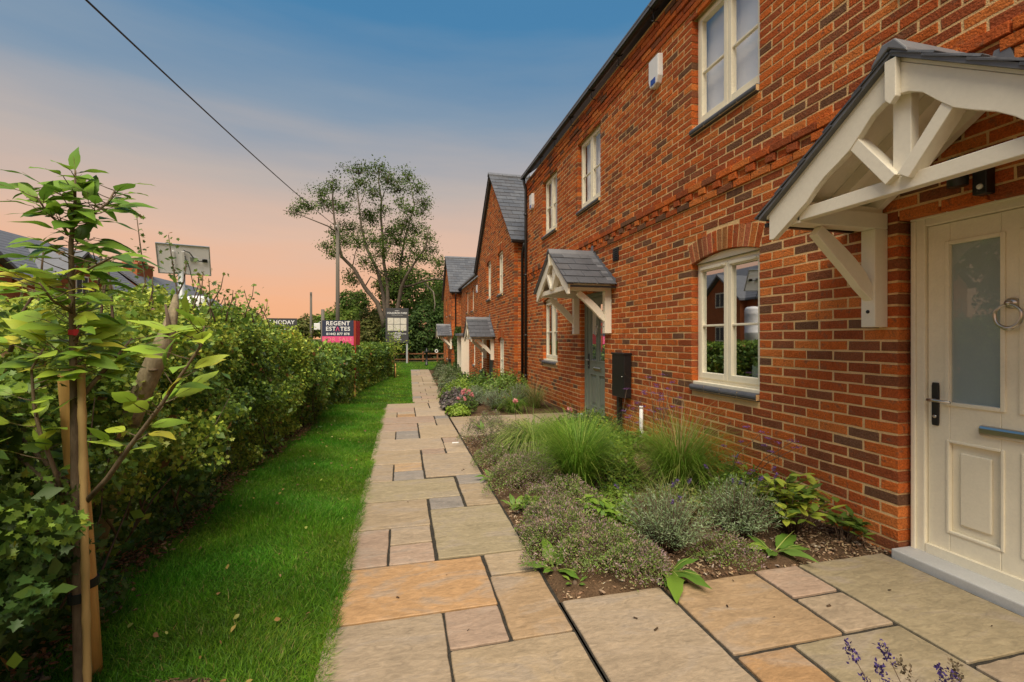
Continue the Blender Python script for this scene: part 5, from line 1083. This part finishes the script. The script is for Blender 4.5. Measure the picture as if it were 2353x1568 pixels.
tuft('pale yellow-green arching grass near the short door path', 1.50, 5.15, 0, 1100, .80, [(.20,.25,.06),(.15,.21,.04),(.26,.28,.10),(.10,.17,.03)], 1.1, 2.0, .007)
tuft('second arching grass clump behind the pale one', 1.85, 4.9, 0, 1100, .80, GR, 1.2, 1.7, .005)
tuft('wiry straw and green grass beside the silvery lavender', 1.98, 3.05, 0, 420, .42, [(.16,.20,.05),(.22,.21,.08),(.10,.16,.03)], 1.2, 1.1, .003, .12)
tuft('low grass tuft at the foot of the tufted grass', 2.75, 3.1, 0, 380, .36, GR, 1.1, 1.5, .004)
tuft('straw coloured grass stalks beyond the short door path', 2.55, 8.6, 0, 420, .7, [(.16,.17,.05),(.10,.15,.03),(.26,.21,.10)], 1.25, 1.4, .006, .1, 30)
tuft('fine grass clump beside the pink rose', 2.0, 8.15, 0, 420, .55, GR, 1.15, 1.6, .007)
SIL = [(.19,.26,.14),(.15,.215,.105),(.25,.31,.19),(.12,.18,.075)]
def lavender(label, x, y, z, r, h, stems, flowers, cols=SIL, leafn=26, ls=.030, group='silver lavender bushes', spikes=(.12,.06,.28)):
    t = thing('lavender_bush', (x, y, z), label, 'plant', group); mb = MB(); LP = []; LD = []; FP = []; FD = []
    for i in range(stems):
        a = random.uniform(0, 6.28); u = random.random()**.55; tip = Vector((x+r*u*math.cos(a), y+r*u*math.sin(a), z+h*math.sqrt(max(1-.75*u*u, .05))*random.uniform(.7,1.08))); b = Vector((x+.06*math.cos(a), y+.06*math.sin(a), z-.01)); m_ = b+(tip-b)*.55+Vector((0,0,.10*h))
        limb(mb, [b, m_, tip], .0025, .0012, 4)
        for k in range(leafn):
            q = .22+.78*k/leafn; p = (b*(1-q)**2+m_*2*q*(1-q)+tip*q*q); dr = (tip-b).normalized()*.75+Vector((random.gauss(0,.7), random.gauss(0,.7), random.gauss(.1,.6))); LP.append(p); LD.append(dr)
    n = len(LP); LP = np.array(LP); LD = np.array(LD)
    o = mb.build('stems', 'twig', t); o['kind'] = 'stuff'
    tn = tints(n, cols); dk = np.clip((LP[:,2]-z)/h, 0, 1)
    o = pmesh('foliage', [scatter(*L_NARROW, frames(rs.normal(size=(n,3)), LD), np.stack([rs.uniform(.7,1.25,n)*ls, rs.uniform(.8,1.3,n)*ls, rs.uniform(.8,1.3,n)*ls], 1), LP, tn)], 'leaf', t); o['kind'] = 'stuff'
    for i in range(flowers):
        a = random.uniform(0, 6.28); u = random.random()**.6; b = Vector((x+.5*r*u*math.cos(a), y+.5*r*u*math.sin(a), z+h*.6)); tip = Vector((x+1.1*r*u*math.cos(a), y+1.1*r*u*math.sin(a), z+h*random.uniform(.85,1.2))); flower_spike(t, b, tip, random.uniform(.025,.04))
    return t
def flower_spike(t, b, tip, L, col=None, rad=.006):
    mb = MB(); limb(mb, [b, b+(tip-b)*.5+Vector((0,0,.01)), tip], .0014, .0010, 5); st = mb.build('flower_stem', 'twig', t); d = (tip-b).normalized(); n = 60
    k = rs.uniform(0, 1, n); P = np.array(tip)[None]+np.array(d)[None]*(k*L)[:, None]+rs.normal(size=(n,3))*rad*(1-.5*k)[:, None]
    o = pmesh('flower_head', [scatter(*L_DIAM, frames(rs.normal(size=(n,3)), np.array(d)[None]*.6+rs.normal(size=(n,3))), rs.uniform(.006,.011,n), P, tints(n, col or [(.16,.09,.30),(.10,.06,.20),(.22,.14,.38),(.09,.06,.12)]))], 'petal', st); return st
lavender('silvery lavender bush beside the large dock leaves', 1.66, 2.64, 0, .35, .38, 160, 6)
lavender('silvery lavender bush next to the glossy laurel shrub', 2.26, 2.70, 0, .32, .38, 140, 6)
GRY = [(.17,.22,.14),(.13,.18,.10),(.21,.25,.18),(.10,.15,.07)]
for lab, x, y, r, h in (('grey-green lavender bush beyond the short door path',1.75,8.45,.42,.42),('grey lavender bush against the far brick wall',2.35,8.95,.42,.46),('grey lavender bush behind the pink rose',1.45,9.1,.38,.40)):
    lavender(lab, x, y, gz(y), r, h, 110, 0, GRY, 22, .045)
# lavender at the near bed, its flower spikes rising into view
t = thing('lavender_bush', (1.28, .62, 0), 'lavender with tall purple flower spikes rising over the near paving', 'plant', 'silver lavender bushes')
mb = MB(); o = None
for (x_, y_, d_, bx_) in ((1968,1500,1.02,1.22),(2047,1500,1.0,1.24),(2090,1540,1.0,1.26),(2040,1552,1.04,1.25),(2178,1560,1.0,1.30),(2207,1545,.98,1.32),(2210,1570,1.02,1.34),(2010,1580,1.0,1.2)):
    tip = dpx(x_, y_, d_); b = Vector((bx_, .55+random.uniform(-.05,.05), 0)); flower_spike(t, b, tip-Vector((0,0,.02)), .042, [(.07,.045,.18),(.045,.03,.11),(.10,.065,.24)] if x_ not in (2090,2207) else [(.14,.11,.07),(.18,.14,.09)], .0065)
n = 900; a = rs.uniform(0, 6.28, n); u = rs.uniform(0, 1, n)**.5; P = np.stack([1.28+.26*u*np.cos(a), .55+.22*u*np.sin(a), .28*rs.uniform(.1,1,n)*(1-.5*u*u)], 1)
o = pmesh('foliage', [scatter(*L_NARROW, frames(rs.normal(size=(n,3)), rs.normal(size=(n,3))*.6+np.array([0,0,.8])), rs.uniform(.03,.05,n), P, tints(n, SIL))], 'leaf', t); o['kind'] = 'stuff'

# broad-leaved weeds: every leaf is a part
WM = []
for i in range(6):
    vs, fs = ovate(12, random.uniform(.17,.23), random.uniform(.35,.75), .03, random.uniform(-.04,.05)); vs = [(x, y*(1+.10*math.sin(17*x+i)), z+.03*math.sin(11*x+i)*(1 if abs(y) > .02 else 0)+.05*abs(y)*math.sin(23*x)) for x, y, z in vs]
    mb = MB(); mb.add(vs, fs, [(.085,.165,.020),(.11,.19,.023),(.075,.145,.02),(.13,.205,.026),(.07,.13,.022),(.105,.18,.035)][i], True); mb.tube([(-.25,0,-.03),(0,0,0),(.45,0,.012-.05),(.9,0,-.18)], [.014,.018,.012,.004], 5, tint=(.26,.30,.08)); WM.append(mb.mesh('leaf', 'leaf'))
def weed(label, x, y, leaves, z=.015, name='dock_weed', group='broad-leaved weeds in the bed', cat='weed'):
    t = thing(name, (x, y, 0), label, cat, group)
    for a, el_, L in leaves: el_ = el_+random.uniform(.25,.5); a = a+random.uniform(-.25,.25); leaf_at(Vector((x+.03*math.cos(a), y+.03*math.sin(a), z)), Vector((math.cos(a)*math.cos(el_), math.sin(a)*math.cos(el_), math.sin(el_))), Vector((random.uniform(-.2,.2), -.2, 1)), L*.84, random.randrange(6), t, 'leaf', WM)
    mb = MB(); mb.lathe((x, y, -.01), [(.012,0),(.016,.015),(.008,.03)], 8); mb.build('crown', 'twig', t); return t
PI = math.pi
weed('ragged dock weed with five leaves at the corner of the bed', .87, 2.53, [(1.7,.85,.20),(PI,.25,.18),(-1.3,.15,.19),(.5,.35,.17),(-2.2,.2,.12)])
weed('large dock with drooping leaves hanging over the entrance paving', 1.50, 2.36, [(-1.75,.22,.31),(-1.15,.25,.29),(-2.15,.20,.22),(-.4,.5,.18)])
weed('dock with one upright leaf between thyme and lavender', 1.45, 2.56, [(2.6,.85,.22),(2.0,.95,.17),(-.5,.5,.12)])
weed('dock with round leaf lying on the paving edge by the lavender', 2.30, 2.42, [(-1.75,.25,.25),(.0,.25,.28),(-.7,.22,.19),(2.4,.4,.15),(-2.9,.2,.20),(-2.5,.15,.18)])
weed('small dock overhanging the path by the pale thyme', .88, 3.52, [(.6,.6,.12),(1.8,.7,.13),(-1.0,.4,.12),(2.6,.5,.11)])
weed('pale dock leaves overhanging the path near the bushy thyme', .84, 4.30, [(PI,.35,.16),(-2.3,.25,.16),(2.2,.5,.13)])
weed('pale dock leaves growing through the faded lavender', 1.0, 5.55, [(2.2,.9,.14),(PI,.7,.15)], .22)
weed('tiny weed rosette on bare soil near the corner', .93, 2.36, [(a, .4, .055) for a in (0,1.1,2.3,3.6,4.9)])
weed('tiny weed rosette on bare soil by the lavender', 1.82, 2.44, [(a, .5, .06) for a in (.3,1.5,2.9,4.1,5.3)])
weed('leafy seedling in front of the bare patch of mulch', 1.86, 3.05, [(a, .5, .09) for a in (.2,1.4,2.7,3.9,5.0)])
def leafy(label, x, y, r, h, n, L, cols_i, name='leafy_shrub', group='leafy shrubs in the bed', z=0, cat='shrub', meshes=None, droop=.1):
    t = thing(name, (x, y, z), label, cat, group); mb = MB(); ns = max(5, n//9)
    for i in range(ns):
        a = random.uniform(0, 6.28); u = random.random()**.6; b = Vector((x+.03*math.cos(a), y+.03*math.sin(a), z-.01)); tip = Vector((x+r*u*math.cos(a), y+r*u*math.sin(a), z+h*math.sqrt(max(1-.7*u*u,.1))*random.uniform(.75,1.05))); limb(mb, [b, b+(tip-b)*.5+Vector((0,0,.08*h)), tip], .004, .0018, 5)
        for k in range(9):
            q = .5+.5*(k+1)/9; p = b+(tip-b)*q+Vector((0,0,.16*h*q*(1-q))); az = random.uniform(0, 6.28); leaf_at(p, Vector((math.cos(az), math.sin(az), random.uniform(-.1,.8))), Vector((random.uniform(-.3,.3), random.uniform(-.3,.3), 1)), L*random.uniform(.75,1.15), random.choice(cols_i), t, 'leaf', meshes or LM)
    mb.build('stems', 'twig', t); return t
SK = []
for i in range(6):
    vs, fs = ovate(5, .20, random.uniform(.05,.2), 0, .06); mb = MB(); mb.add(vs, fs, [(.06,.105,.02),(.08,.13,.022),(.11,.16,.025),(.20,.25,.035),(.26,.29,.04),(.14,.19,.03)][i], True); SK.append(mb.mesh('leaf', 'leaf'))
leafy('glossy yellow-green laurel shrub at the wall near the cream door', 2.64, 2.64, .30, .40, 290, .10, (0,1,2,3,3,4,4,5), meshes=SK)
leafy('low dark leafed seedling at the corner of the brick wall', 2.88, 2.44, .15, .19, 90, .085, (0,1,2,0), meshes=SK)
leafy('nettle-like green clump behind the rosy thyme', 1.42, 3.12, .19, .19, 130, .085, (1,2,3,4), 'nettle_clump', meshes=WM)
leafy('nettle-like clump on the path side of the thyme mounds', .96, 3.42, .10, .13, 60, .07, (1,2,3,4), 'nettle_clump', meshes=WM)
leafy('leafy green plant against the wall under the white pipe', 2.72, 4.95, .20, .30, 120, .12, (0,1,2,3), 'leafy_plant', meshes=WM)
def dome(name, label, x, y, r, h, n, size, cols, z=0, tmpl=L_OV, group='leafy shrubs in the bed', cat='shrub', m='leaf'):
    t = thing(name, (x, y, z), label, cat, group); a = rs.uniform(0, 2*PI, n); u = rs.uniform(0, 1, n)**.5; hz = h*np.sqrt(np.clip(1-u*u*.9, 0, 1))*(1+.2*np.sin(a*3+u*6+x*7)+.12*np.sin(a*7-u*9)); rr = r*u*(1+.15*np.sin(a*5+y*3)); dep = rs.exponential(.22, n)
    P = np.stack([x+rr*np.cos(a), y+rr*np.sin(a), z+np.maximum(hz*(1-dep*.8), .01)], 1); nr = np.stack([np.cos(a)*u, np.sin(a)*u, 0*a+.8], 1)+rs.normal(size=(n,3))*.6; c = tints(n, cols, None, .25)*(1+.22*sn(P, 6, x))[:, None]
    o = pmesh('foliage', [scatter(*tmpl, frames(nr), rs.uniform(.7,1.3,n)*size, P, np.clip(c,0,1))], m, t); o['kind'] = 'stuff'; mb = MB()
    for i in range(14): b = random.uniform(0, 6.28); q = random.uniform(.3,.9); limb(mb, [Vector((x,y,z-.02)), Vector((x+.4*q*r*math.cos(b),y+.4*q*r*math.sin(b),z+h*.5)), Vector((x+q*r*math.cos(b),y+q*r*math.sin(b),z+h*.75))], .006, .002, 5)
    o = mb.build('stems', 'twig', t); o['kind'] = 'stuff'; return t
GB = [(.07,.13,.018),(.05,.10,.016),(.11,.17,.022),(.16,.21,.03)]
dome('leafy_shrub', 'bushy green shrub between the two tufted grasses', 2.02, 4.35, .34, .36, 2600, .036, GB)
dome('leafy_shrub', 'low green groundcover at the foot of the bushy shrub', 1.95, 3.85, .28, .16, 1500, .030, GB)
dome('leafy_shrub', 'round green shrub with yellowish tips behind the bushy one', 2.15, 4.85, .34, .40, 2200, .036, [(.13,.18,.025),(.09,.15,.02),(.19,.22,.04)])
dome('leafy_shrub', 'dark low shrub beside the grey-green door step', 2.62, 5.95, .36, .30, 2200, .034, [(.06,.08,.025),(.045,.065,.02),(.10,.10,.04)])
dome('leafy_shrub', 'low leafy plant at the wall behind the tufted grass', 2.72, 3.95, .24, .22, 1000, .04, GB)
dome('leafy_shrub', 'small green plant along the wall by the laurel', 2.75, 3.25, .26, .24, 1100, .04, GB)
dome('leafy_shrub', 'dark sprawling plant in front of the black meter cabinet', 2.25, 5.75, .34, .28, 1700, .034, [(.055,.085,.02),(.08,.11,.025)])
for lab, x, y, r, h, cols in (('low yellow-green seedlings in the mulch between lavender and thyme',1.62,3.02,.17,.10,[(.15,.21,.03),(.11,.17,.025)]),('wispy green growth behind the silvery lavender',1.98,2.98,.24,.26,[(.10,.15,.03),(.14,.18,.05),(.17,.17,.07)]),('tangled green growth between lavender and laurel',2.42,2.98,.26,.26,[(.09,.15,.025),(.13,.19,.035)]),('low leafy cover along the wall by the tan stalks',2.80,3.60,.22,.24,GB),('creeping green cover before the dark tufted grass',1.72,3.45,.20,.10,[(.10,.17,.025),(.14,.20,.03)]),('green leafy cover under the arching grasses',1.75,4.55,.30,.20,GB),('pale leafy patch beside the faded lavender',1.55,5.75,.30,.26,[(.13,.18,.04),(.10,.14,.03)]),('green patch along the short door path edge',1.95,6.0,.28,.22,[(.09,.14,.025),(.13,.17,.04)])):
    dome('ground_cover', lab, x, y, r, h, 1300, .022, cols, tmpl=L_DIAM, group='low ground cover in the bed', cat='plant')
# second bed, beyond the short door path and down the slope
B2 = [('acid green clump by the corner of the short door path',.98,8.05,.20,.16,[(.16,.22,.03),(.12,.18,.025)]),('purple leafed bush at the path edge behind the rose',1.0,8.75,.30,.34,[(.10,.085,.09),(.13,.10,.10),(.07,.08,.05)]),('fresh green feathery shrub beyond the rose',2.05,10.0,.62,.58,[(.09,.15,.025),(.12,.18,.03),(.07,.12,.02)]),('leafy green shrub by the house corner',2.55,10.6,.50,.60,GB),('bright green rounded bush at the lower path edge',1.55,11.6,.50,.62,[(.12,.19,.025),(.09,.15,.02),(.16,.22,.035)]),('yellow-green strappy bush on the slope',1.25,10.3,.42,.40,[(.15,.21,.03),(.11,.17,.025)]),('dark green hebe bush below the small canopy',2.15,13.2,.62,.86,[(.035,.07,.018),(.05,.09,.022),(.03,.055,.015)]),('dark green laurel bush before the gabled house',2.2,15.0,.60,.80,[(.04,.075,.02),(.06,.10,.024)]),('grey-green shrub at the lower path edge',1.75,16.2,.48,.62,[(.12,.15,.08),(.09,.12,.06),(.15,.17,.10)]),('olive shrub below the low wing',2.1,18.2,.60,.78,[(.07,.10,.03),(.10,.13,.05)]),('dusty green shrub beside the far lower path',1.95,20.5,.55,.68,[(.10,.12,.06),(.13,.15,.08)]),('dark shrub below the cream porch',2.4,22.5,.62,.80,[(.05,.085,.022),(.07,.11,.03)]),('greyish shrub near the end of the lower path',2.1,24.0,.55,.62,[(.11,.13,.07),(.09,.11,.05)]),('dark green shrub beyond the far canopy',2.25,26.4,.5,.75,[(.05,.085,.022),(.08,.11,.03)])]
for lab, x, y, r, h, cols in B2: dome('bed_shrub', lab, x, y, r, h, 2600, .045 if y < 12 else .06, cols, gz(y), group='shrubs in the lower bed')
# ivy on the far corner
t = thing('climbing_ivy', (3.0, 24.3, LOW), 'dark climbing ivy growing up the corner of the far house', 'ivy'); n = 2200; P = np.stack([rs.uniform(2.72,3.12,n), 24.36-rs.exponential(.04,n), LOW+rs.uniform(0,1,n)**1.2*2.7], 1); P[:,0] += .08*np.sin(P[:,2]*4); o = pmesh('foliage', [scatter(*L_DIAM, frames(np.array([-.2,-1,.3])+rs.normal(size=(n,3))*.5), rs.uniform(.06,.11,n), P, tints(n, [(.03,.06,.014),(.05,.085,.02)]))], 'leaf_far', t); o['kind'] = 'stuff'; mb = MB(); limb(mb, [Vector((2.95,24.38,LOW-.1)), Vector((2.9,24.37,.5)), Vector((2.98,24.37,1.7))], .02, .008, 6); mb.build('stem', 'twig', t)
# rose with pink blooms
t = thing('rose_bush', (1.12, 8.15, 0), 'low rose bush with clustered pink blooms at the path edge', 'rose')
n = 700; a = rs.uniform(0, 6.28, n); u = rs.uniform(0,1,n)**.5; P = np.stack([1.14+.20*u*np.cos(a), 8.15+.18*u*np.sin(a), .04+.30*rs.uniform(.1,1,n)*(1-.5*u*u)], 1); o = pmesh('foliage', [scatter(*L_OV, frames(rs.normal(size=(n,3))+np.array([0,0,.8])), rs.uniform(.03,.045,n), P, tints(n, [(.05,.09,.02),(.08,.12,.025)]))], 'leaf', t); o['kind'] = 'stuff'
for i in range(22):
    a_ = random.uniform(0, 6.28); u_ = random.random()**.6; c = np.array([1.12+.15*u_*math.cos(a_), 8.10+.13*u_*math.sin(a_), .30+.13*(1-u_*u_)+random.uniform(-.05,.03)]); m_ = 26; d = unit(rs.normal(size=(m_,3))+np.array([0,-.3,.5])); pmesh('bloom', [scatter(*L_OV, frames(d, np.cross(d, rs.normal(size=(m_,3)))), rs.uniform(.018,.032,m_), c+d*.016-np.cross(d, [0,0,1.0])*.0, tints(m_, [(.62,.24,.26),(.72,.36,.34),(.55,.17,.20)]))], 'petal', t)
for lab, x, y, z in (('single pink bloom among the grass beside the door path',1.75,7.0,.36),('single pink bloom by the grey-green door step',2.42,6.35,.30)):
    t = thing('rose_plant', (x, y, 0), lab, 'rose'); mb = MB(); limb(mb, [Vector((x+.02,y-.75+.0 if False else y,-.01)), Vector((x,y,z*.5)), Vector((x,y,z))], .004, .002, 5); mb.build('stem', 'twig', t); m_ = 40; d = unit(rs.normal(size=(m_,3))+np.array([0,-.3,.5])); pmesh('bloom', [scatter(*L_OV, frames(d), rs.uniform(.03,.05,m_), np.array([x,y,z])+d*.025, tints(m_, [(.62,.24,.26),(.72,.36,.34)]))], 'petal', t)
# verbena: tall wiry stems with purple heads against the wall
def verbena(label, x, y, heads):
    t = thing('verbena', (x, y, 0), label, 'flower', 'tall purple verbena stems')
    mb = MB()
    for (hx, hy, hz) in heads:
        b = Vector((x+random.uniform(-.04,.04), y+random.uniform(-.04,.04), -.01)); tip = Vector((hx, hy, hz)); m_ = b+(tip-b)*.6+Vector((random.uniform(-.04,.04), random.uniform(-.04,.04), .05)); limb(mb, [b, m_, tip], .0036, .0020, 5)
        for k in range(2):
            q = b+(tip-b)*random.uniform(.55,.85); e = q+Vector((random.uniform(-.10,.10), random.uniform(-.12,.12), random.uniform(.06,.16))); limb(mb, [q, (q+e)/2+Vector((0,0,.01)), e], .0016, .001, 4); hd_(t, e, .020)
        hd_(t, tip, .031)
    o = mb.build('stems', 'twig', t); o['kind'] = 'stuff'
    n = 60; P = np.array([x, y, 0])+rs.normal(size=(n,3))*np.array([.06,.06,.0])+np.array([0,0,1])*rs.uniform(.02,.35,(n,1)); pmesh('leaves', [scatter(*L_NARROW, frames(rs.normal(size=(n,3)), rs.normal(size=(n,3))+np.array([0,0,.8])), rs.uniform(.06,.11,n), P, tints(n, GB))], 'leaf', t)['kind'] = 'stuff'
def hd_(t, c, r):
    n = 46; d = rs.normal(size=(n,3)); d[:,2] = np.abs(d[:,2])*.5; P = np.array(c)+d*r*np.array([.62,.62,.45]); pmesh('flower_head', [scatter(*L_DIAM, frames(rs.normal(size=(n,3))+np.array([0,0,.6])), rs.uniform(.007,.013,n), P, tints(n, [(.22,.09,.30),(.32,.15,.42),(.14,.06,.17)]))], 'petal', t)
def vh(pl): return [(lambda v: (v.x, v.y, v.z))(dpx(x_, y_, d_)) for x_, y_, d_ in pl]
verbena('tall verbena stems with purple heads in front of the wall below the window', 2.50, 4.15, vh([(1490,868,4.7),(1523,862,4.7),(1545,880,4.65),(1505,890,4.7),(1560,915,4.6),(1535,895,4.6),(1515,905,4.75)]))
verbena('verbena stem with purple heads before the black meter cabinet', 2.42, 4.75, vh([(1440,895,5.1),(1465,928,5.0),(1456,940,5.1),(1480,900,5.0)]))
verbena('thin verbena stems leaning along the wall toward the laurel', 2.70, 3.35, vh([(1750,995,3.6),(1822,1015,3.4),(1830,1030,3.4),(1690,1050,3.6),(1790,1120,3.4),(1735,1130,3.6)]))
mb = MB()

# ------------------------------------------------------------------ big tree and background trees
bt = thing('tall_tree', (dpx(880,805,46).x, dpx(880,805,46).y, LOW), 'tall sparse multi-stemmed tree with open crown behind the site board', 'tree')
TD = 46.0
def t5(x, y, d=TD): return dpx((1000+x*.5739)/1.632, (550+y*.5739)/1.632, d)
LB = [([(765,1200),(760,1130),(720,1020),(640,920),(570,800),(490,720),(470,640),(455,560),(440,460),(430,340),(435,270)],.42,.06,-1.0),([(455,560),(400,520),(300,480),(200,440),(105,415)],.12,.03,-2.0),([(430,440),(360,360),(330,300)],.08,.03,1.0),
 ([(780,1200),(775,1100),(760,960),(720,800),(660,680),(620,540),(605,400),(590,280),(560,190)],.40,.05,1.5),([(605,400),(640,300),(660,220)],.07,.03,2.5),([(790,1200),(790,1050),(790,900),(765,760),(760,620),(745,450),(750,350),(730,220),(735,140)],.36,.05,0),([(750,350),(785,260),(805,160)],.08,.03,-2),
 ([(840,1200),(855,1060),(880,920),(905,860),(960,770),(1040,660),(1050,600),(1060,520)],.36,.05,-1.5),([(880,900),(870,780),(900,620),(940,470),(965,380),(940,250),(920,180)],.22,.04,2.0),([(885,920),(940,910),(1030,880),(1100,865),(1165,870)],.22,.07,-1.0),([(905,860),(940,700),(950,620)],.10,.03,3.0),([(1030,895),(1090,950),(1100,1030),(1090,1100)],.12,.04,-2.0),([(720,800),(790,860),(860,905),(890,960)],.14,.08,.5),([(960,390),(1010,340),(1040,380)],.06,.03,1.0),([(560,790),(580,690),(600,640)],.08,.03,-2.0),([(640,920),(680,850),(720,870)],.10,.04,-2)]
for pts, r0, r1, dd in LB:
    k = len(pts); P_ = [t5(x, y, TD+dd*(i/(k-1))**.8*1.6+random.uniform(-.25,.25)*(i > 0)) for i, (x, y) in enumerate(pts)]; mb = MB(); limb(mb, P_, r0*.62, r1*.8, 9, .12); mb.build('trunk' if pts[0][1] > 1150 else 'limb', 'bark_far', bt)
CL = [(200,410,95,38),(270,385,60,40),(350,300,60,55),(430,255,55,40),(400,380,95,45),(500,385,60,60),(540,530,110,45),(470,560,70,50),(520,610,85,55),(600,165,95,38),(730,150,70,40),(790,215,90,45),(620,235,60,35),(690,300,60,45),(860,270,80,50),(925,200,55,55),(985,285,60,50),(1030,360,45,45),(1020,425,50,45),(880,500,115,48),(820,560,95,55),(690,470,60,50),(650,430,50,50),(860,620,95,60),(985,540,70,45),(1050,590,45,55),(700,600,60,50),(880,730,95,50),(1010,720,65,45),(1130,760,70,45),(1150,830,45,35),(560,880,45,30),(600,985,70,35),(900,850,120,45),(400,650,50,40),(430,700,40,30),(1110,960,60,45),(760,700,55,45),(610,640,55,45),(540,840,30,40),(960,640,60,45),(770,640,40,60),(640,740,50,40),(690,760,45,40),(830,830,60,40),(1080,680,50,40),(940,420,45,40),(760,420,45,40),(560,300,40,40),(880,380,40,45)]
parts = []; twm = MB()
m_px = .5739/1.632/1046*TD
for cx, cy, rx, ry in CL:
    c = np.array(t5(cx, cy, TD+random.uniform(-3,3))); ncl = int(rx*ry/190)+5
    for j in range(ncl):
        cc = c+rs.normal(size=3)*np.array([rx,rx*.8,ry])*m_px*.45; nl = rs.randint(16,34); P = cc+rs.normal(size=(nl,3))*np.array([.34,.34,.24]); parts.append(scatter(*L_DIAM, frames(rs.normal(size=(nl,3))+np.array([0,-.2,.6])), rs.uniform(.12,.25,nl), P, tints(nl, [(.044,.080,.015),(.068,.112,.018),(.034,.060,.012),(.105,.145,.022)], [.35,.3,.2,.15])*(1+.2*rs.normal())))
        if j % 3 == 0: twm.tube([Vector(c)+Vector((0,0,-ry*m_px*.4)), Vector((c+cc)/2)+Vector((0,0,-.1)), Vector(cc)], [.045,.03,.015], 5)
o = pmesh('crown', parts, 'leaf_far', bt); o['kind'] = 'stuff'
o = twm.build('twigs', 'bark_far', bt); o['kind'] = 'stuff'
def ptree(label, x, y, d, rx, ry, n, size, cols, name='background_tree', cat='tree', group='trees and bushes behind the fence', to_ground=True):
    c = dpx(x, y, d); k = d/1046; rz = ry*k
    if to_ground and c.z-rz > LOW: rz2 = rz
    else: rz2 = rz
    t = bush(name, label, cat, (c.x, c.y, c.z), (rx*k, rx*k*.8, rz2), n, size, cols, group=group, stems=6, lump=.3)
    base = c.z-rz2
    if base > LOW: mb = MB(); limb(mb, [Vector((c.x,c.y,LOW-.2)), Vector((c.x+.1,c.y,(LOW+base)/2)), Vector((c.x,c.y,base+rz2*.6))], max(.1,rx*k*.08), max(.05,rx*k*.04), 8); mb.build('trunk', 'bark_far', t)
    return t
DK = [(.022,.045,.010),(.035,.065,.014),(.05,.085,.018)]; MD = [(.045,.085,.015),(.065,.11,.02),(.085,.13,.024)]; LT = [(.08,.13,.02),(.11,.16,.025),(.14,.19,.03)]; OL = [(.10,.11,.03),(.13,.13,.04),(.07,.09,.022)]
ptree('dense dark green bush directly behind the rail fence', 985, 760, 44, 62, 62, 7000, .26, DK); ptree('dark rounded bush behind the site board posts', 925, 775, 43, 45, 50, 5000, .26, DK)
ptree('broad mid green tree rising behind the dark bushes', 955, 680, 55, 70, 60, 6000, .34, MD); ptree('light leaved tree crown at the foot of the tall tree', 905, 655, 56, 45, 35, 3000, .32, OL)
ptree('mid green bush between the two sign boards', 850, 765, 48, 38, 50, 4500, .28, OL); ptree('light green bush behind the for-sale sign', 800, 750, 50, 45, 40, 4000, .3, LT); ptree('olive bush left of the site board', 880, 750, 50, 36, 48, 3500, .3, MD)
ptree('pale green treetop beside the telegraph pole', 812, 700, 58, 38, 30, 2600, .34, MD); ptree('small bushy tree by the pale post', 760, 745, 55, 34, 32, 2600, .32, LT); ptree('grey-green distant tree by the thin pole', 712, 750, 60, 36, 24, 2200, .36, OL)
ptree('far rounded bush beside the dark name board', 690, 760, 60, 36, 22, 2000, .36, MD); ptree('far treetop above the trimmed hedge', 575, 745, 45, 24, 30, 1800, .28, MD)
ptree('leaning green tree behind the far house', 1010, 700, 60, 32, 60, 3200, .36, MD); ptree('narrow dark tree beside the far gable', 1005, 775, 46, 26, 50, 2600, .28, DK)
# a large tree across the road, out of the frame but mirrored in the cream door
t = bush('roadside_tree', 'large round tree standing across the road left of the brick houses', 'tree', (-17.5, 10.5, 4.4), (3.6,3.6,3.0), 6000, .34, MD, group='trees across the road'); mb = MB(); limb(mb, [Vector((-17.5,10.5,-.3)), Vector((-17.4,10.5,1.4)), Vector((-17.5,10.5,3.6))], .32, .16, 9); mb.build('trunk', 'bark_far', t)
# little sapling with its stake by the far hedge
sp = dpx(906, 868, 24.2); t = thing('small_sapling', (sp.x, sp.y, LOW), 'small yellow-green sapling at the far end of the trimmed hedge', 'tree'); mb = MB(); limb(mb, [Vector((sp.x,sp.y,LOW-.05)), Vector((sp.x+.02,sp.y,.4)), Vector((sp.x,sp.y,1.5))], .03, .01, 7); mb.build('trunk', 'bark', t); n = 420; P = np.array([sp.x, sp.y, .95])+rs.normal(size=(n,3))*np.array([.27,.27,.42]); o = pmesh('crown', [scatter(*L_DIAM, frames(rs.normal(size=(n,3))+np.array([0,-.2,.7])), rs.uniform(.08,.14,n), P, tints(n, [(.17,.22,.03),(.12,.17,.025),(.22,.25,.04)]))], 'leaf_far', t); o['kind'] = 'stuff'
t = thing('sapling_stake', (sp.x+.07, sp.y-.05, LOW), 'short brown stake beside the small sapling', 'stake'); mb = MB(); mb.tube([(sp.x+.07,sp.y-.05,LOW-.1),(sp.x+.06,sp.y-.05,LOW+.75)], .03, 8); mb.build('shaft', 'stake', t); mb = MB(); mb.tube([(sp.x+.06,sp.y-.05,LOW+.55),(sp.x+.06,sp.y-.05,LOW+.60)], .037, 8); mb.build('tie', 'strap', t)
